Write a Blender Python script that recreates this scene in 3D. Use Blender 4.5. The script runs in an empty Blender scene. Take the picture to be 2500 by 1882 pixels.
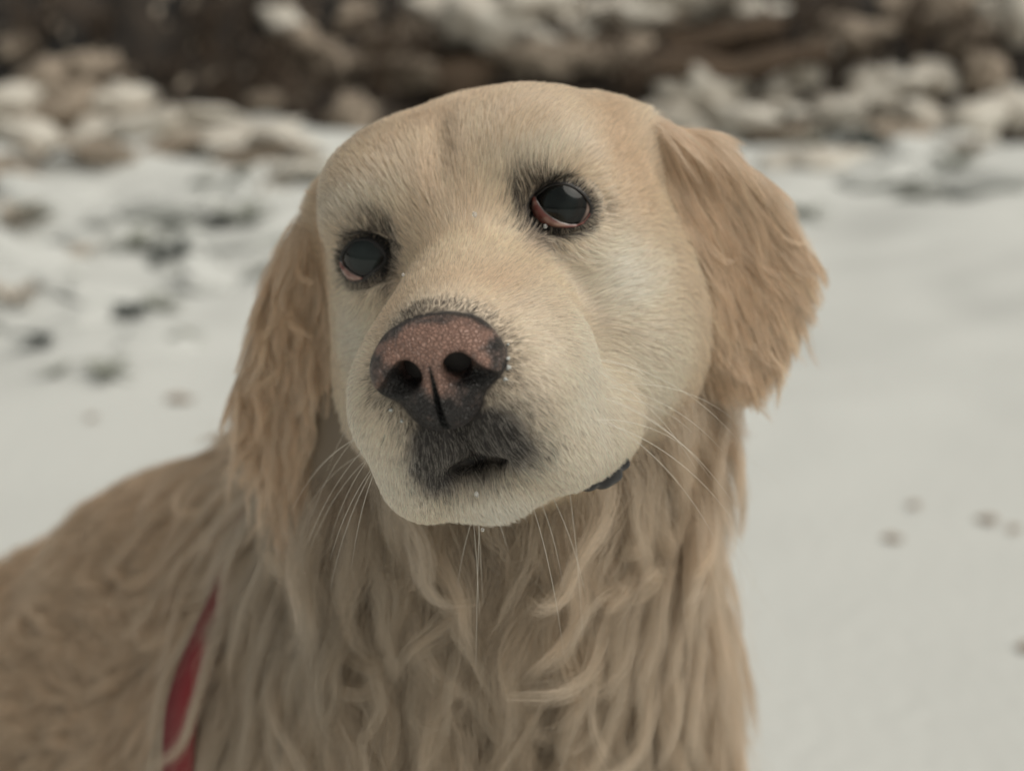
import bpy, math, random
import numpy as np
from mathutils import Vector, Matrix

rng = np.random.default_rng(7)
random.seed(7)
scn = bpy.context.scene
col = scn.collection

# ------------------------------------------------------------------ camera, world, sun, exposure
CAM_H = 0.82                       # metres above the snow
PITCH = math.radians(16.0)         # looking down
cam_d = bpy.data.cameras.new('camera')
cam = bpy.data.objects.new('camera', cam_d)
col.objects.link(cam)
cam_d.sensor_width = 36.0
cam_d.lens = 50.0
cam_d.clip_start = 0.02
cam_d.clip_end = 500.0
cam.location = (0, 0, CAM_H)
cam.rotation_euler = (math.pi / 2 - PITCH, 0, 0)
cam_d.dof.use_dof = True
cam_d.dof.focus_distance = 0.462
cam_d.dof.aperture_fstop = 6.4
cam_d.dof.aperture_blades = 0
scn.camera = cam

SUN_EL, SUN_AZ = math.radians(58), math.radians(112)   # azimuth from +Y (away from camera), clockwise: behind and to the right of the photographer
world = bpy.data.worlds.new('World')
scn.world = world
world.use_nodes = True
wn = world.node_tree
wn.nodes.clear()
sky = wn.nodes.new('ShaderNodeTexSky')
sky.sky_type = 'NISHITA'
sky.sun_disc = False
sky.sun_elevation = SUN_EL
sky.sun_rotation = SUN_AZ
sky.air_density = 1.0
sky.dust_density = 3.0
hs = wn.nodes.new('ShaderNodeHueSaturation')
hs.inputs['Saturation'].default_value = 0.12       # an even grey overcast
wb = wn.nodes.new('ShaderNodeMix'); wb.data_type = 'RGBA'; wb.blend_type = 'MULTIPLY'
wb.inputs[0].default_value = 1.0
wb.inputs[7].default_value = (1.0, 0.99, 0.89, 1)
bg = wn.nodes.new('ShaderNodeBackground')
bg.inputs[1].default_value = 0.062
wo = wn.nodes.new('ShaderNodeOutputWorld')
wn.links.new(sky.outputs[0], hs.inputs['Color'])
wn.links.new(hs.outputs[0], wb.inputs[6])
wn.links.new(wb.outputs[2], bg.inputs[0])
wn.links.new(bg.outputs[0], wo.inputs[0])
sun_d = bpy.data.lights.new('sun', 'SUN')
sun_d.energy = 2.1
sun_d.angle = math.radians(60)
sun_d.color = (1.0, 0.95, 0.86)
sun = bpy.data.objects.new('sun', sun_d)
col.objects.link(sun)
sdir = Vector((math.sin(SUN_AZ) * math.cos(SUN_EL), math.cos(SUN_AZ) * math.cos(SUN_EL), math.sin(SUN_EL)))
sun.rotation_euler = (-sdir).to_track_quat('-Z', 'Y').to_euler()
scn.view_settings.view_transform = 'Standard'
scn.view_settings.look = 'None'
scn.view_settings.exposure = 0.0
scn.view_settings.gamma = 1.0
scn.cycles.use_denoising = True
scn.cycles.max_bounces = 10
scn.cycles.transparent_max_bounces = 8

# ------------------------------------------------------------------ frames (all modelling in centimetres)
yaw, pit, rol = [math.radians(a) for a in (11.6, -7.1, 13.6)]
def head_rot():
    cy, sy, cp, sp, cr, sr = math.cos(yaw), math.sin(yaw), math.cos(pit), math.sin(pit), math.cos(rol), math.sin(rol)
    B = np.array([[1, 0, 0], [0, 0, 1], [0, 1, 0]], float)
    Ry = np.array([[cy, 0, sy], [0, 1, 0], [-sy, 0, cy]])
    Rp = np.array([[1, 0, 0], [0, cp, -sp], [0, sp, cp]])
    Rr = np.array([[cr, -sr, 0], [sr, cr, 0], [0, 0, 1]])
    return Rr @ Ry @ Rp @ B
ca, sa = math.cos(PITCH), math.sin(PITCH)
C2W = np.array([[1, 0, 0], [0, sa, ca], [0, ca, -sa]])          # columns: right, up, forward
HR = C2W @ head_rot()                                            # head frame (x dog's left, y back, z up; cm) -> world
HT = C2W @ np.array([-1.77, 5.38, 50.3]) + np.array([0, 0, CAM_H * 100])
def h2w(p): return np.asarray(p, float) @ HR.T + HT
def w2h(p): return (np.asarray(p) - HT.astype(np.float32)) @ HR.astype(np.float32)

# ------------------------------------------------------------------ signed distance toolkit
def sd_ell(p, c, r, R=None):
    q = p - np.array(c, np.float32)
    if R is not None: q = q @ R.astype(np.float32)
    r = np.array(r, np.float32)
    k0 = np.sqrt(((q / r) ** 2).sum(-1)) + 1e-9
    k1 = np.sqrt(((q / (r * r)) ** 2).sum(-1)) + 1e-9
    return k0 * (k0 - 1) / k1
def sd_cap(p, a, b, r1, r2):
    a = np.array(a, np.float32); b = np.array(b, np.float32)
    ab = b - a
    t = np.clip(((p - a) @ ab) / (ab @ ab), 0, 1)
    return np.sqrt(((p - a - t[..., None] * ab) ** 2).sum(-1)) - (r1 + (r2 - r1) * t)
def smin(a, b, k):
    h = np.clip(0.5 + 0.5 * (b - a) / k, 0, 1)
    return b + (a - b) * h - k * h * (1 - h)
def smax(a, b, k): return -smin(-a, -b, k)
def rotm(ax, deg): return np.array(Matrix.Rotation(math.radians(deg), 3, ax))
def sstep(a, b, x):
    t = np.clip((x - a) / (b - a), 0, 1)
    return t * t * (3 - 2 * t)

def fold(h):                       # mirror to x >= 0
    return np.concatenate([np.abs(h[..., :1]), h[..., 1:]], -1)

EYE_C = np.array([3.55, 1.35, -0.05])   # eyeball centre, mirrored in x
EYE_R = 1.5

class Ear:
    """a pendant flap: polygon in its own plane, bent and rounded"""
    def __init__(s, O, U, V, poly, bend, th):
        s.O = np.array(O, np.float32)
        U = np.array(U, float); V = np.array(V, float)
        U /= np.linalg.norm(U); W = np.cross(U, V); W /= np.linalg.norm(W); V = np.cross(W, U)
        s.M = np.stack([U, V, W], 1).astype(np.float32)
        s.poly = np.array(poly, np.float32); s.bend = bend; s.th = th
    def local(s, h): return (h - s.O) @ s.M
    def sd(s, h):
        q = s.local(h)
        u, v = q[..., 0], q[..., 1]
        w = q[..., 2] - s.bend(u, v)
        P = s.poly; n = len(P)
        d = np.full(u.shape, 1e9, np.float32); sg = np.ones(u.shape, np.float32)
        for i in range(n):
            a = P[i]; b = P[i - 1]
            e = b - a; wx = u - a[0]; wy = v - a[1]
            t = np.clip((wx * e[0] + wy * e[1]) / (e @ e), 0, 1)
            d = np.minimum(d, (wx - e[0] * t) ** 2 + (wy - e[1] * t) ** 2)
            c1 = v >= a[1]; c2 = v < b[1]; c3 = e[0] * wy > e[1] * wx
            flip = (c1 & c2 & c3) | (~c1 & ~c2 & ~c3)
            sg = np.where(flip, -sg, sg)
        d2 = sg * np.sqrt(d) + 0.8
        dw = np.abs(w) - s.th + 0.45
        return (np.minimum(np.maximum(d2, dw), 0) + np.sqrt(np.maximum(d2, 0) ** 2 + np.maximum(dw, 0) ** 2) - 0.45).astype(np.float32)

# u = outwards across the flap, v = up; the root sits on the side of the skull
ear_l = Ear((5.5, 6.0, 2.7), (1.0, 0.34, 0.0), (0.0, 0.0, 1.0),
            [(-0.6, -0.1), (1.2, -0.1), (3.7, -1.1), (5.8, -3.6), (7.2, -7.4), (6.1, -9.6), (4.3, -11.6), (2.8, -12.3), (1.5, -11.6), (1.0, -8), (0.5, -4)],
            lambda u, v: -0.03 * (u - 2.5) ** 2 - 0.5 * np.sin(np.clip(-v, 0, 13) / 13 * 3.1), 0.75)
ear_r = Ear((-5.3, 5.4, 2.7), (-1.0, 0.12, 0.0), (0.0, 0.0, 1.0),
            [(-0.8, 0.3), (0.8, 0.2), (2.8, -1.0), (5.0, -3.4), (7.4, -6.2), (8.2, -8.6), (7.6, -11.4), (5.4, -13.6), (2.4, -13.8), (0.4, -10), (0.0, -4)],
            lambda u, v: 0.03 * (u - 2.5) ** 2 + 0.5 * np.sin(np.clip(-v, 0, 13) / 13 * 3.1), 0.75)

def sd_head(h):
    f = fold(h)
    d = sd_ell(f, (0, 6.0, 0.6), (5.25, 7.0, 4.5))                                      # cranium
    d = smin(d, sd_ell(f, (2.7, 2.8, 2.2), (2.7, 3.0, 2.2)), 1.6)                       # brow lobes
    d = smin(d, sd_ell(f, (4.9, 6.4, 2.0), (1.6, 2.2, 1.4)), 2.4)                       # root of the ear
    d = smin(d, sd_ell(f, (3.6, 4.4, -2.6), (2.6, 4.6, 3.8)), 2.4)                      # cheek
    d = smin(d, sd_ell(f, (3.8, 4.4, -5.6), (2.5, 4.0, 3.0)), 2.2)                      # jowl
    d = smin(d, sd_cap(f, (0, 1.2, -1.4), (0, -6.8, -3.0), 2.3, 1.5), 1.5)              # bridge of the muzzle
    d = smin(d, sd_ell(f, (1.6, -2.8, -4.9), (2.3, 5.2, 3.0), rotm('Z', 9)), 1.8)       # muzzle sides and flews
    d = smin(d, sd_ell(f, (1.3, -6.0, -5.5), (1.7, 2.1, 2.0)), 1.1)                     # upper lip pads
    d = smin(d, sd_ell(f, (2.3, -3.6, -7.4), (1.5, 3.2, 1.6)), 1.2)                     # hanging lip
    d = smin(d, sd_ell(f, (2.9, 0.2, -7.6), (1.5, 3.2, 1.6)), 1.6)                      # corner of the mouth
    d = smin(d, sd_ell(f, (3.4, 1.5, 1.6), (1.6, 1.4, 0.7), rotm('Y', 10)), 0.9)         # ridge over the eye
    # mouth slit between the lips
    f2 = f.copy(); f2[..., 2] = f2[..., 2] + 0.05 * f2[..., 0] ** 2
    gap = sd_ell(f2, (0, -8.2, -7.0), (1.15, 2.8, 0.40))
    d = smax(d, -gap, 0.4)
    d = smin(d, sd_cap(f, (0, -5.0, -7.85), (0, 3.0, -7.4), 1.35, 3.0), 0.8)            # lower jaw
    d = smin(d, sd_ell(f, (0, -5.3, -8.0), (2.1, 1.5, 1.0)), 0.6)                       # chin
    # groove between the brows, eye sockets
    d = smax(d, -sd_cap(f, (0, -1.6, 1.55), (0, 3.5, 6.5), 0.1, 0.1), 0.9)
    d = smax(d, -sd_ell(f, EYE_C + np.array([0.0, -0.8, -0.02]), (1.25, 1.45, 0.95)), 0.4)
    return d.astype(np.float32)

W_NECK0 = h2w((0, 8.0, -4.0)); W_NECK1 = np.array([-2.5, 62.5, 50.0])
def sd_body(p):
    d = sd_cap(p, W_NECK0, W_NECK1, 7.4, 10.5)
    d = smin(d, sd_ell(p, (-1.0, 62.0, 44.0), (10.2, 9.5, 15.0)), 4)                     # chest
    d = smin(d, sd_cap(p, (-6.0, 69.0, 41.0), (-26.0, 88.0, 31.0), 13.0, 15.0), 6)       # ribcage
    d = smin(d, sd_cap(p, (-5.0, 68.0, 55.0), (-21.0, 82.0, 45.5), 6.5, 6.5), 5)         # withers
    d = smin(d, sd_ell(p, (-36.0, 97.0, 20.0), (14, 15, 16)), 7)                         # rump
    for hx, kx, fx in (((-24, 96, 17), (-15, 84, 16), (-15, 80, 3)), ((-44, 84, 17), (-34, 72, 16), (-33, 69, 3))):
        d = smin(d, sd_cap(p, hx, kx, 9.0, 6.0), 4)
        d = smin(d, sd_cap(p, kx, (fx[0] - 5, fx[1] + 6, 5), 5.0, 3.2), 2)
        d = smin(d, sd_cap(p, (fx[0] - 5, fx[1] + 6, 3.5), (fx[0] + 2, fx[1] - 2, 2.6), 3.0, 3.2), 1.5)
    for sx, sy in ((5.0, 60.0), (-9.5, 65.0)):                                           # front legs and paws
        d = smin(d, sd_cap(p, (sx, sy, 36), (sx + 0.5, sy - 1, 21), 5.6, 4.2), 3)
        d = smin(d, sd_cap(p, (sx + 0.5, sy - 1, 21), (sx + 0.5, sy - 0.5, 4), 4.0, 3.2), 2)
        d = smin(d, sd_ell(p, (sx + 0.5, sy - 2.5, 2.6), (3.7, 5.0, 2.8)), 1.5)
    d = smin(d, sd_cap(p, (-45, 108, 9), (-62, 118, 5), 5, 3), 4)                        # tail
    return d.astype(np.float32)

def sd_all(p):
    p = np.asarray(p, np.float32)
    h = w2h(p)
    d = sd_head(h)
    kz = 0.35 + 1.5 * sstep(-2.5, 2.0, h[..., 2])
    d = smin(d, ear_l.sd(h), kz)
    d = smin(d, ear_r.sd(h), kz)
    return smin(d, sd_body(p), 2.2)

def sd_grad(p, e=0.08, fn=sd_all):
    g = np.stack([fn(p + np.eye(3, dtype=np.float32)[i] * e) - fn(p - np.eye(3, dtype=np.float32)[i] * e) for i in range(3)], -1)
    return g / (np.linalg.norm(g, axis=-1, keepdims=True) + 1e-9)

def surface_nets(fn, lo, hi, h, block=8):
    """sparse evaluation, then naive surface nets -> verts, quads"""
    lo = np.array(lo, float); n = np.ceil((np.array(hi) - lo) / h / block).astype(int)
    N = n * block + 1
    D = np.empty(N, np.float32)
    bs = block * h
    idx = np.stack(np.meshgrid(*[np.arange(k) for k in n], indexing='ij'), -1).reshape(-1, 3)
    ctr = (lo + (idx + 0.5) * bs).astype(np.float32)
    dc = fn(ctr)
    D[:] = 1.0
    inside = dc < 0
    for i, j, k in idx[inside & (np.abs(dc) >= bs * 1.25)]:
        D[i * block:(i + 1) * block + 1, j * block:(j + 1) * block + 1, k * block:(k + 1) * block + 1] = -1
    act = idx[np.abs(dc) < bs * 1.25]
    o = np.arange(block + 1)
    off = np.stack(np.meshgrid(o, o, o, indexing='ij'), -1).reshape(-1, 3)
    for s in range(0, len(act), 400):
        a = act[s:s + 400]
        g = (a[:, None, :] * block + off[None])
        v = fn((lo + g.reshape(-1, 3) * h).astype(np.float32))
        gg = g.reshape(-1, 3)
        D[gg[:, 0], gg[:, 1], gg[:, 2]] = v
    S = D < 0
    c = [S[:-1, :-1, :-1]] + []
    cnt = np.zeros(tuple(np.array(S.shape) - 1), np.int8)
    for dx in (0, 1):
        for dy in (0, 1):
            for dz in (0, 1):
                cnt += S[dx:S.shape[0] - 1 + dx, dy:S.shape[1] - 1 + dy, dz:S.shape[2] - 1 + dz]
    cells = np.argwhere((cnt > 0) & (cnt < 8))
    vid = -np.ones(cnt.shape, np.int32)
    vid[cells[:, 0], cells[:, 1], cells[:, 2]] = np.arange(len(cells))
    acc = np.zeros((len(cells), 3)); num = np.zeros(len(cells))
    corners = np.array([[i, j, k] for i in (0, 1) for j in (0, 1) for k in (0, 1)])
    for a in range(8):
        for b in range(a + 1, 8):
            if np.abs(corners[a] - corners[b]).sum() != 1: continue
            pa = cells + corners[a]; pb = cells + corners[b]
            da = D[pa[:, 0], pa[:, 1], pa[:, 2]]; db = D[pb[:, 0], pb[:, 1], pb[:, 2]]
            m = (da < 0) != (db < 0)
            t = np.where(m, da / np.where(m, da - db, 1), 0)
            acc += np.where(m[:, None], corners[a] + t[:, None] * (corners[b] - corners[a]), 0)
            num += m
    V = lo + (cells + acc / num[:, None]) * h
    quads = []
    for ax in range(3):
        u, w = (ax + 1) % 3, (ax + 2) % 3
        sl0 = [slice(1, -1)] * 3; sl0[ax] = slice(0, -1)
        sl1 = [slice(1, -1)] * 3; sl1[ax] = slice(1, None)
        A, Bq = S[tuple(sl0)], S[tuple(sl1)]
        e = np.argwhere(A != Bq)
        ain = A[e[:, 0], e[:, 1], e[:, 2]]
        e = e + 1; e[:, ax] -= 1
        du = np.zeros(3, int); du[u] = 1
        dw = np.zeros(3, int); dw[w] = 1
        q = np.stack([vid[tuple((e - du - dw).T)], vid[tuple((e - dw).T)], vid[tuple(e.T)], vid[tuple((e - du).T)]], 1)
        q[~ain] = q[~ain][:, ::-1]
        quads.append(q)
    return V, np.concatenate(quads)

def make_mesh(name, V, F, smooth=True):
    me = bpy.data.meshes.new(name)
    V = np.asarray(V, np.float32); F = np.asarray(F, np.int32)
    me.vertices.add(len(V)); me.vertices.foreach_set('co', V.ravel())
    k = F.shape[1]
    me.loops.add(F.size); me.loops.foreach_set('vertex_index', F.ravel())
    me.polygons.add(len(F)); me.polygons.foreach_set('loop_start', np.arange(0, F.size, k, dtype=np.int32))
    me.update(calc_edges=True)
    if smooth: me.polygons.foreach_set('use_smooth', np.ones(len(F), bool))
    me.validate()
    return me

CM = 0.01
def add(name, me, mat=None, parent=None, **kw):
    o = bpy.data.objects.new(name, me)
    col.objects.link(o)
    if mat is not None: me.materials.append(mat)
    if parent is not None: o.parent = parent
    for k, v in kw.items(): o[k] = v
    return o

# ------------------------------------------------------------------ noise and colour fields
def vnoise(p, scale, seed=0):
    q = np.asarray(p, np.float64) / scale + seed * 17.31
    i = np.floor(q).astype(np.int64); f = q - i
    f = f * f * (3 - 2 * f)
    def hsh(x, y, z):
        n = (x * 374761393 + y * 668265263 + z * 1274126177 + seed * 974711) & 0xFFFFFFFF
        n = ((n ^ (n >> 13)) * 1274126177) & 0xFFFFFFFF
        return ((n ^ (n >> 16)) & 0xFFFF) / 65535.0
    r = 0
    for dx in (0, 1):
        for dy in (0, 1):
            for dz in (0, 1):
                w = (f[..., 0] if dx else 1 - f[..., 0]) * (f[..., 1] if dy else 1 - f[..., 1]) * (f[..., 2] if dz else 1 - f[..., 2])
                r = r + w * hsh(i[..., 0] + dx, i[..., 1] + dy, i[..., 2] + dz)
    return r
def nrm(v): return v / (np.linalg.norm(v, axis=-1, keepdims=True) + 1e-9)
def lerp(a, b, t): return a + (b - a) * np.asarray(t)[..., None]
def blob(h, c, r): return np.exp(-(((h - np.array(c)) / np.array(r)) ** 2).sum(-1))

CREAM = np.array([0.84, 0.675, 0.50]); WHITE = np.array([0.92, 0.84, 0.725]); TAN = np.array([0.74, 0.52, 0.335])
EARC = np.array([0.70, 0.495, 0.325]); CHEST = np.array([0.50, 0.39, 0.28]); BACK = np.array([0.58, 0.41, 0.27])  # CHEST is lowered to carry the shade under the head
DARK = np.array([0.022, 0.019, 0.017])

NOSE_O = np.array([-0.03, -8.35, -3.45]); NOSE_M = rotm('Y', 5.0)
def groove(f):
    """the slit down the middle of the nose"""
    P = [(0, -0.92, 0.0, 0.015), (0, -0.88, -0.4, 0.05), (0, -0.80, -0.9, 0.075), (0, -0.66, -1.4, 0.09), (0, -0.40, -2.0, 0.11)]
    d = None
    for p, q in zip(P[:-1], P[1:]):
        f3 = f * np.array([1, 0.28, 1], np.float32)
        k = sd_cap(f3, (p[0], p[1] * 0.28, p[2]), (q[0], q[1] * 0.28, q[2]), p[3], q[3])
        d = k if d is None else np.minimum(d, k)
    return d
def sd_nose(h, full=False):
    q = ((h - NOSE_O.astype(np.float32)) @ NOSE_M.astype(np.float32)).astype(np.float32)
    f = fold(q)
    d = sd_ell(f, (0, 0.35, 0.15), (1.95, 1.2, 1.2))
    d = smin(d, sd_ell(f, (0, 0.5, 0.72), (1.6, 1.0, 0.62)), 0.4)
    d = smin(d, sd_ell(f, (1.28, 0.2, -0.12), (0.80, 1.0, 0.82)), 0.35)
    d = smin(d, sd_ell(f, (0, 0.25, -1.0), (1.25, 0.95, 1.1)), 0.45)
    if full: return d.astype(np.float32)
    no = sd_cap(f, (0.82, -0.78, -0.22), (1.72, -0.34, -0.78), 0.47, 0.26)
    no = smin(no, sd_cap(f, (0.82, -0.8, -0.22), (0.55, 0.7, 0.15), 0.46, 0.40), 0.15)
    d = smax(d, -no, 0.14)
    d = smax(d, -groove(f), 0.05)
    return d.astype(np.float32)

AP_L = [(-0.99, 0.51), (-0.72, 0.64), (-0.47, 0.73), (-0.18, 0.72), (0.11, 0.63), (0.38, 0.43), (0.59, 0.16), (0.71, -0.12), (0.73, -0.37), (0.55, -0.58), (0.29, -0.73), (-0.04, -0.74), (-0.33, -0.66), (-0.62, -0.55), (-0.89, -0.38), (-1.04, -0.17), (-1.12, 0.09), (-1.09, 0.3)]
AP_R = [(-0.76, 0.07), (-0.63, 0.31), (-0.44, 0.47), (-0.19, 0.6), (0.05, 0.65), (0.32, 0.61), (0.58, 0.49), (0.73, 0.31), (0.85, 0.1), (0.9, -0.08), (0.85, -0.23), (0.69, -0.35), (0.45, -0.45), (0.22, -0.56), (-0.06, -0.63), (-0.33, -0.62), (-0.62, -0.56), (-0.80, -0.36), (-0.82, -0.14)]
def closed_spline(P, n):
    P = np.array(P, float); m = len(P); out = []
    for t in np.arange(n) / n * m:
        i = int(t); f = t - i
        a, b, c, d = P[(i - 1) % m], P[i % m], P[(i + 1) % m], P[(i + 2) % m]
        out.append(0.5 * ((2 * b) + (c - a) * f + (2 * a - 5 * b + 4 * c - d) * f * f + (3 * b - a - 3 * c + d) * f ** 3))
    return np.array(out)
class Eye:
    def __init__(s, side, ap):
        s.side = side
        s.c = EYE_C * np.array([side, 1, 1])
        n = np.array([0.25 * side, -1, 0.06]); s.n = n / np.linalg.norm(n)
        a = np.cross(s.n, [0, 0, 1.0]); a /= np.linalg.norm(a)
        s.a = a if a[0] > 0 else -a
        b = np.cross(s.a, s.n); s.b = b if b[2] > 0 else -b
        s.ap = closed_spline(ap, 72)
    def lift(s, uv, r=EYE_R):                     # 2D on the eye's face -> unit direction from its centre
        uv = np.asarray(uv, float)
        z = np.sqrt(np.maximum(EYE_R ** 2 - (uv ** 2).sum(-1), 0.01))
        return (uv[..., :1] * s.a + uv[..., 1:] * s.b + z[..., None] * s.n) / EYE_R
    def rim(s): return s.c + s.lift(s.ap) * EYE_R
EYES = [Eye(1, AP_L), Eye(-1, AP_R)]
RIM = np.concatenate([e.rim() for e in EYES])
def rim_dist(h):
    """distance to the nearest lid margin and whether the point lies inside an eye opening"""
    d = np.full(h.shape[:-1], 9.0); ins = np.zeros(h.shape[:-1], bool)
    for e in EYES:
        q = h - e.c
        near = np.linalg.norm(q, axis=-1) < 4.5
        qq = q[near]
        R = e.rim() - e.c
        dd = np.sqrt(((qq[:, None, :] - R[None]) ** 2).sum(-1)).min(1) if len(qq) else np.zeros(0)
        uv = np.stack([qq @ e.a, qq @ e.b], -1)
        P = e.ap; inn = np.zeros(len(qq), bool)
        for i in range(len(P)):
            a, b = P[i], P[i - 1]
            c = ((a[1] > uv[:, 1]) != (b[1] > uv[:, 1])) & (uv[:, 0] < (b[0] - a[0]) * (uv[:, 1] - a[1]) / (b[1] - a[1] + 1e-12) + a[0])
            inn ^= c
        inn &= (qq @ e.n) > 0
        d[near] = np.minimum(d[near], dd); ins[near] |= inn
    return d, ins

def mouth_dark(h):
    """black skin of the lips below the nose"""
    m = 1.2 * blob(h, (0.0, -8.0, -6.7), (1.25, 2.6, 0.85))
    m = m + 0.7 * blob(h, (0.85, -8.0, -5.95), (0.95, 2.0, 0.8)) + 0.7 * blob(h, (-0.85, -8.0, -5.95), (0.85, 2.0, 0.8))
    m = m + 0.75 * blob(h, (0.0, -8.0, -5.5), (1.25, 2.0, 0.55)) + 0.35 * blob(h, (1.7, -7.6, -5.4), (0.8, 1.6, 0.6))
    m = m + 0.6 * blob(h, (-1.4, -7.3, -7.0), (0.65, 1.6, 0.95)) + 0.6 * blob(h, (1.5, -7.3, -6.8), (0.85, 1.6, 0.7))
    return np.minimum(m, 1.3) * (0.65 + 0.6 * vnoise(h, 0.5, 181))
def head_colour(h):
    f = fold(h)
    n1 = vnoise(h, 2.6, 1); n2 = vnoise(h, 1.1, 2)
    c = np.broadcast_to(CREAM, h.shape).copy()
    w = 0
    for cc, rr, k in (((2.6, -4.2, -6.0), (2.4, 4.5, 3.0), 1.0), ((4.6, 1.6, -3.0), (1.7, 2.8, 1.8), 0.9), ((3.2, 0.8, 1.9), (1.7, 2.0, 0.8), 0.75),
                      ((0, -7.0, -2.4), (2.2, 1.3, 1.0), 0.5), ((0, -5.5, -8.6), (2.0, 3.0, 1.5), 0.9), ((4.4, 2.0, -6.0), (2.5, 4.0, 3.0), 0.55)):
        w = np.maximum(w, k * blob(f, cc, rr))
    c = lerp(c, WHITE, np.clip(w * 1.15, 0, 1))
    t = 0
    for cc, rr, k in (((1.3, -3.8, -2.2), (1.2, 2.2, 0.9), 0.95), ((0, 4, 4.6), (4.5, 4, 2.0), 0.4), ((5.4, 4.2, 0.6), (1.2, 2.4, 3.4), 0.85), ((2.9, -3.6, -3.3), (0.8, 1.9, 0.8), 0.5), ((0.5, 0.6, 1.6), (0.6, 2.5, 2.2), 0.35),
                      ((1.7, 0.2, 0.3), (0.6, 1.0, 0.6), 0.3), ((6.0, 5.0, -4), (1.2, 2.0, 5), 0.5)):
        t = np.maximum(t, k * blob(f, cc, rr))
    t = np.clip(t + 0.30 * (n1 - 0.45), 0, 1)
    c = lerp(c, TAN, t)
    c = lerp(c, np.array([0.26, 0.165, 0.12]), 0.75 * blob(f, (2.45, 0.1, -0.85), (0.38, 1.0, 0.5)))
    return c * (0.94 + 0.12 * n2)[..., None]

# ------------------------------------------------------------------ materials
def material(name):
    m = bpy.data.materials.new(name); m.use_nodes = True
    nt = m.node_tree
    return m, nt, nt.nodes['Principled BSDF']
def N(nt, t, **kw):
    n = nt.nodes.new(t)
    for k, v in kw.items():
        if k.startswith('i_'): n.inputs[k[2:].replace('_', ' ')].default_value = v
        else: setattr(n, k, v)
    return n

def fur_material(name):
    m = bpy.data.materials.new(name); m.use_nodes = True
    nt = m.node_tree; nt.nodes.clear()
    at = N(nt, 'ShaderNodeAttribute', attribute_name='fcol')
    hi = N(nt, 'ShaderNodeHairInfo')
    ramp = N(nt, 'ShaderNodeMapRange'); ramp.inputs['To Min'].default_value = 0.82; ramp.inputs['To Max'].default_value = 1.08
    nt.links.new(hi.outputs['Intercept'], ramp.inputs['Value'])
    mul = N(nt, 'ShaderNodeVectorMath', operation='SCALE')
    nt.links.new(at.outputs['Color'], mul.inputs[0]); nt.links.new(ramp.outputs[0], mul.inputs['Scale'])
    hb = N(nt, 'ShaderNodeBsdfHairPrincipled')
    hb.model = 'CHIANG'; hb.parametrization = 'COLOR'
    hb.inputs['Roughness'].default_value = 0.42
    hb.inputs['Radial Roughness'].default_value = 0.75
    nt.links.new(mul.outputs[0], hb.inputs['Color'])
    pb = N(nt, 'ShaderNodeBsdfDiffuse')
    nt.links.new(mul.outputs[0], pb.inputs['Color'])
    mx = N(nt, 'ShaderNodeMixShader'); mx.inputs[0].default_value = 0.45
    nt.links.new(hb.outputs[0], mx.inputs[1]); nt.links.new(pb.outputs[0], mx.inputs[2])
    out = N(nt, 'ShaderNodeOutputMaterial')
    nt.links.new(mx.outputs[0], out.inputs[0])
    return m
FUR = fur_material('dog_fur')

SKIN, nt, b = material('dog_skin')
at = N(nt, 'ShaderNodeAttribute', attribute_name='scol')
nt.links.new(at.outputs['Color'], b.inputs['Base Color'])
b.inputs['Roughness'].default_value = 0.65

# ------------------------------------------------------------------ the dog: one continuous body mesh
dog = bpy.data.objects.new('dog', None)
dog.location = (-0.08, 0.72, 0)
col.objects.link(dog)
DOG_OFF = np.array([-8.0, 72.0, 0.0])
dog['label'] = 'cream golden retriever sitting in the snow, looking up with cloudy eyes'
dog['category'] = 'dog'
def dog_part(name, V, F, mat, parent=None, smooth=True, **kw):
    off = DOG_OFF
    me = make_mesh(name, (np.asarray(V) - off) * CM, F, smooth)
    return add(name, me, mat, parent or dog, **kw)

BV, BF = surface_nets(sd_all, (-70, 40, -1), (18, 124, 84), 0.35)
# refine the head: split its quads once and settle the new points on the surface
def refine(V, F, sel):
    nv = len(V)
    vs = np.zeros(nv, bool); vs[F[sel].ravel()] = True
    E = np.concatenate([F[sel][:, [0, 1]], F[sel][:, [1, 2]], F[sel][:, [2, 3]], F[sel][:, [3, 0]]])
    key = np.sort(E, 1); uq, inv = np.unique(key, axis=0, return_inverse=True)
    inv = inv.ravel()
    mid = V[uq].mean(1); n = int(sel.sum())
    fc = V[F[sel]].mean(1)
    m = [nv + inv[i * n:(i + 1) * n] for i in range(4)]
    cidx = nv + len(uq) + np.arange(n)
    Fs = F[sel]
    Q = np.concatenate([np.stack([Fs[:, i], m[i], cidx, m[i - 1]], 1) for i in range(4)])
    # neighbours of the refined patch keep their straight edges: hold border midpoints on them
    cnt = np.bincount(inv, minlength=len(uq))
    hold = np.concatenate([np.zeros(nv, bool), cnt == 1, np.zeros(n, bool)])
    return np.concatenate([V, mid, fc]), np.concatenate([F[~sel], Q]), hold
hc = w2h(BV[BF].mean(1).astype(np.float32))
sel = (hc[:, 1] < 7.5) & (np.abs(hc[:, 0]) < 7.0) & (hc[:, 2] > -10.5)
BV, BF, hold = refine(BV, BF, sel)
for _ in range(2):
    g = sd_grad(BV.astype(np.float32)); dd = sd_all(BV.astype(np.float32))
    BV = BV - np.where(hold, 0, np.clip(dd, -0.3, 0.3))[:, None] * g * 0.9
BH = w2h(BV.astype(np.float32)).astype(float)
BN = sd_grad(BV.astype(np.float32)).astype(float)
dB = sd_body(BV.astype(np.float32)); dH = sd_head(BH.astype(np.float32)); dL = ear_l.sd(BH.astype(np.float32)); dR = ear_r.sd(BH.astype(np.float32))
REG = np.argmin(np.stack([dH, dL, dR, dB + 0.25]), 0)          # 0 head 1 ear 2 ear 3 body
body_w = sstep(-1.2, 1.2, dH - dB)                             # blend towards body on the neck
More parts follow.
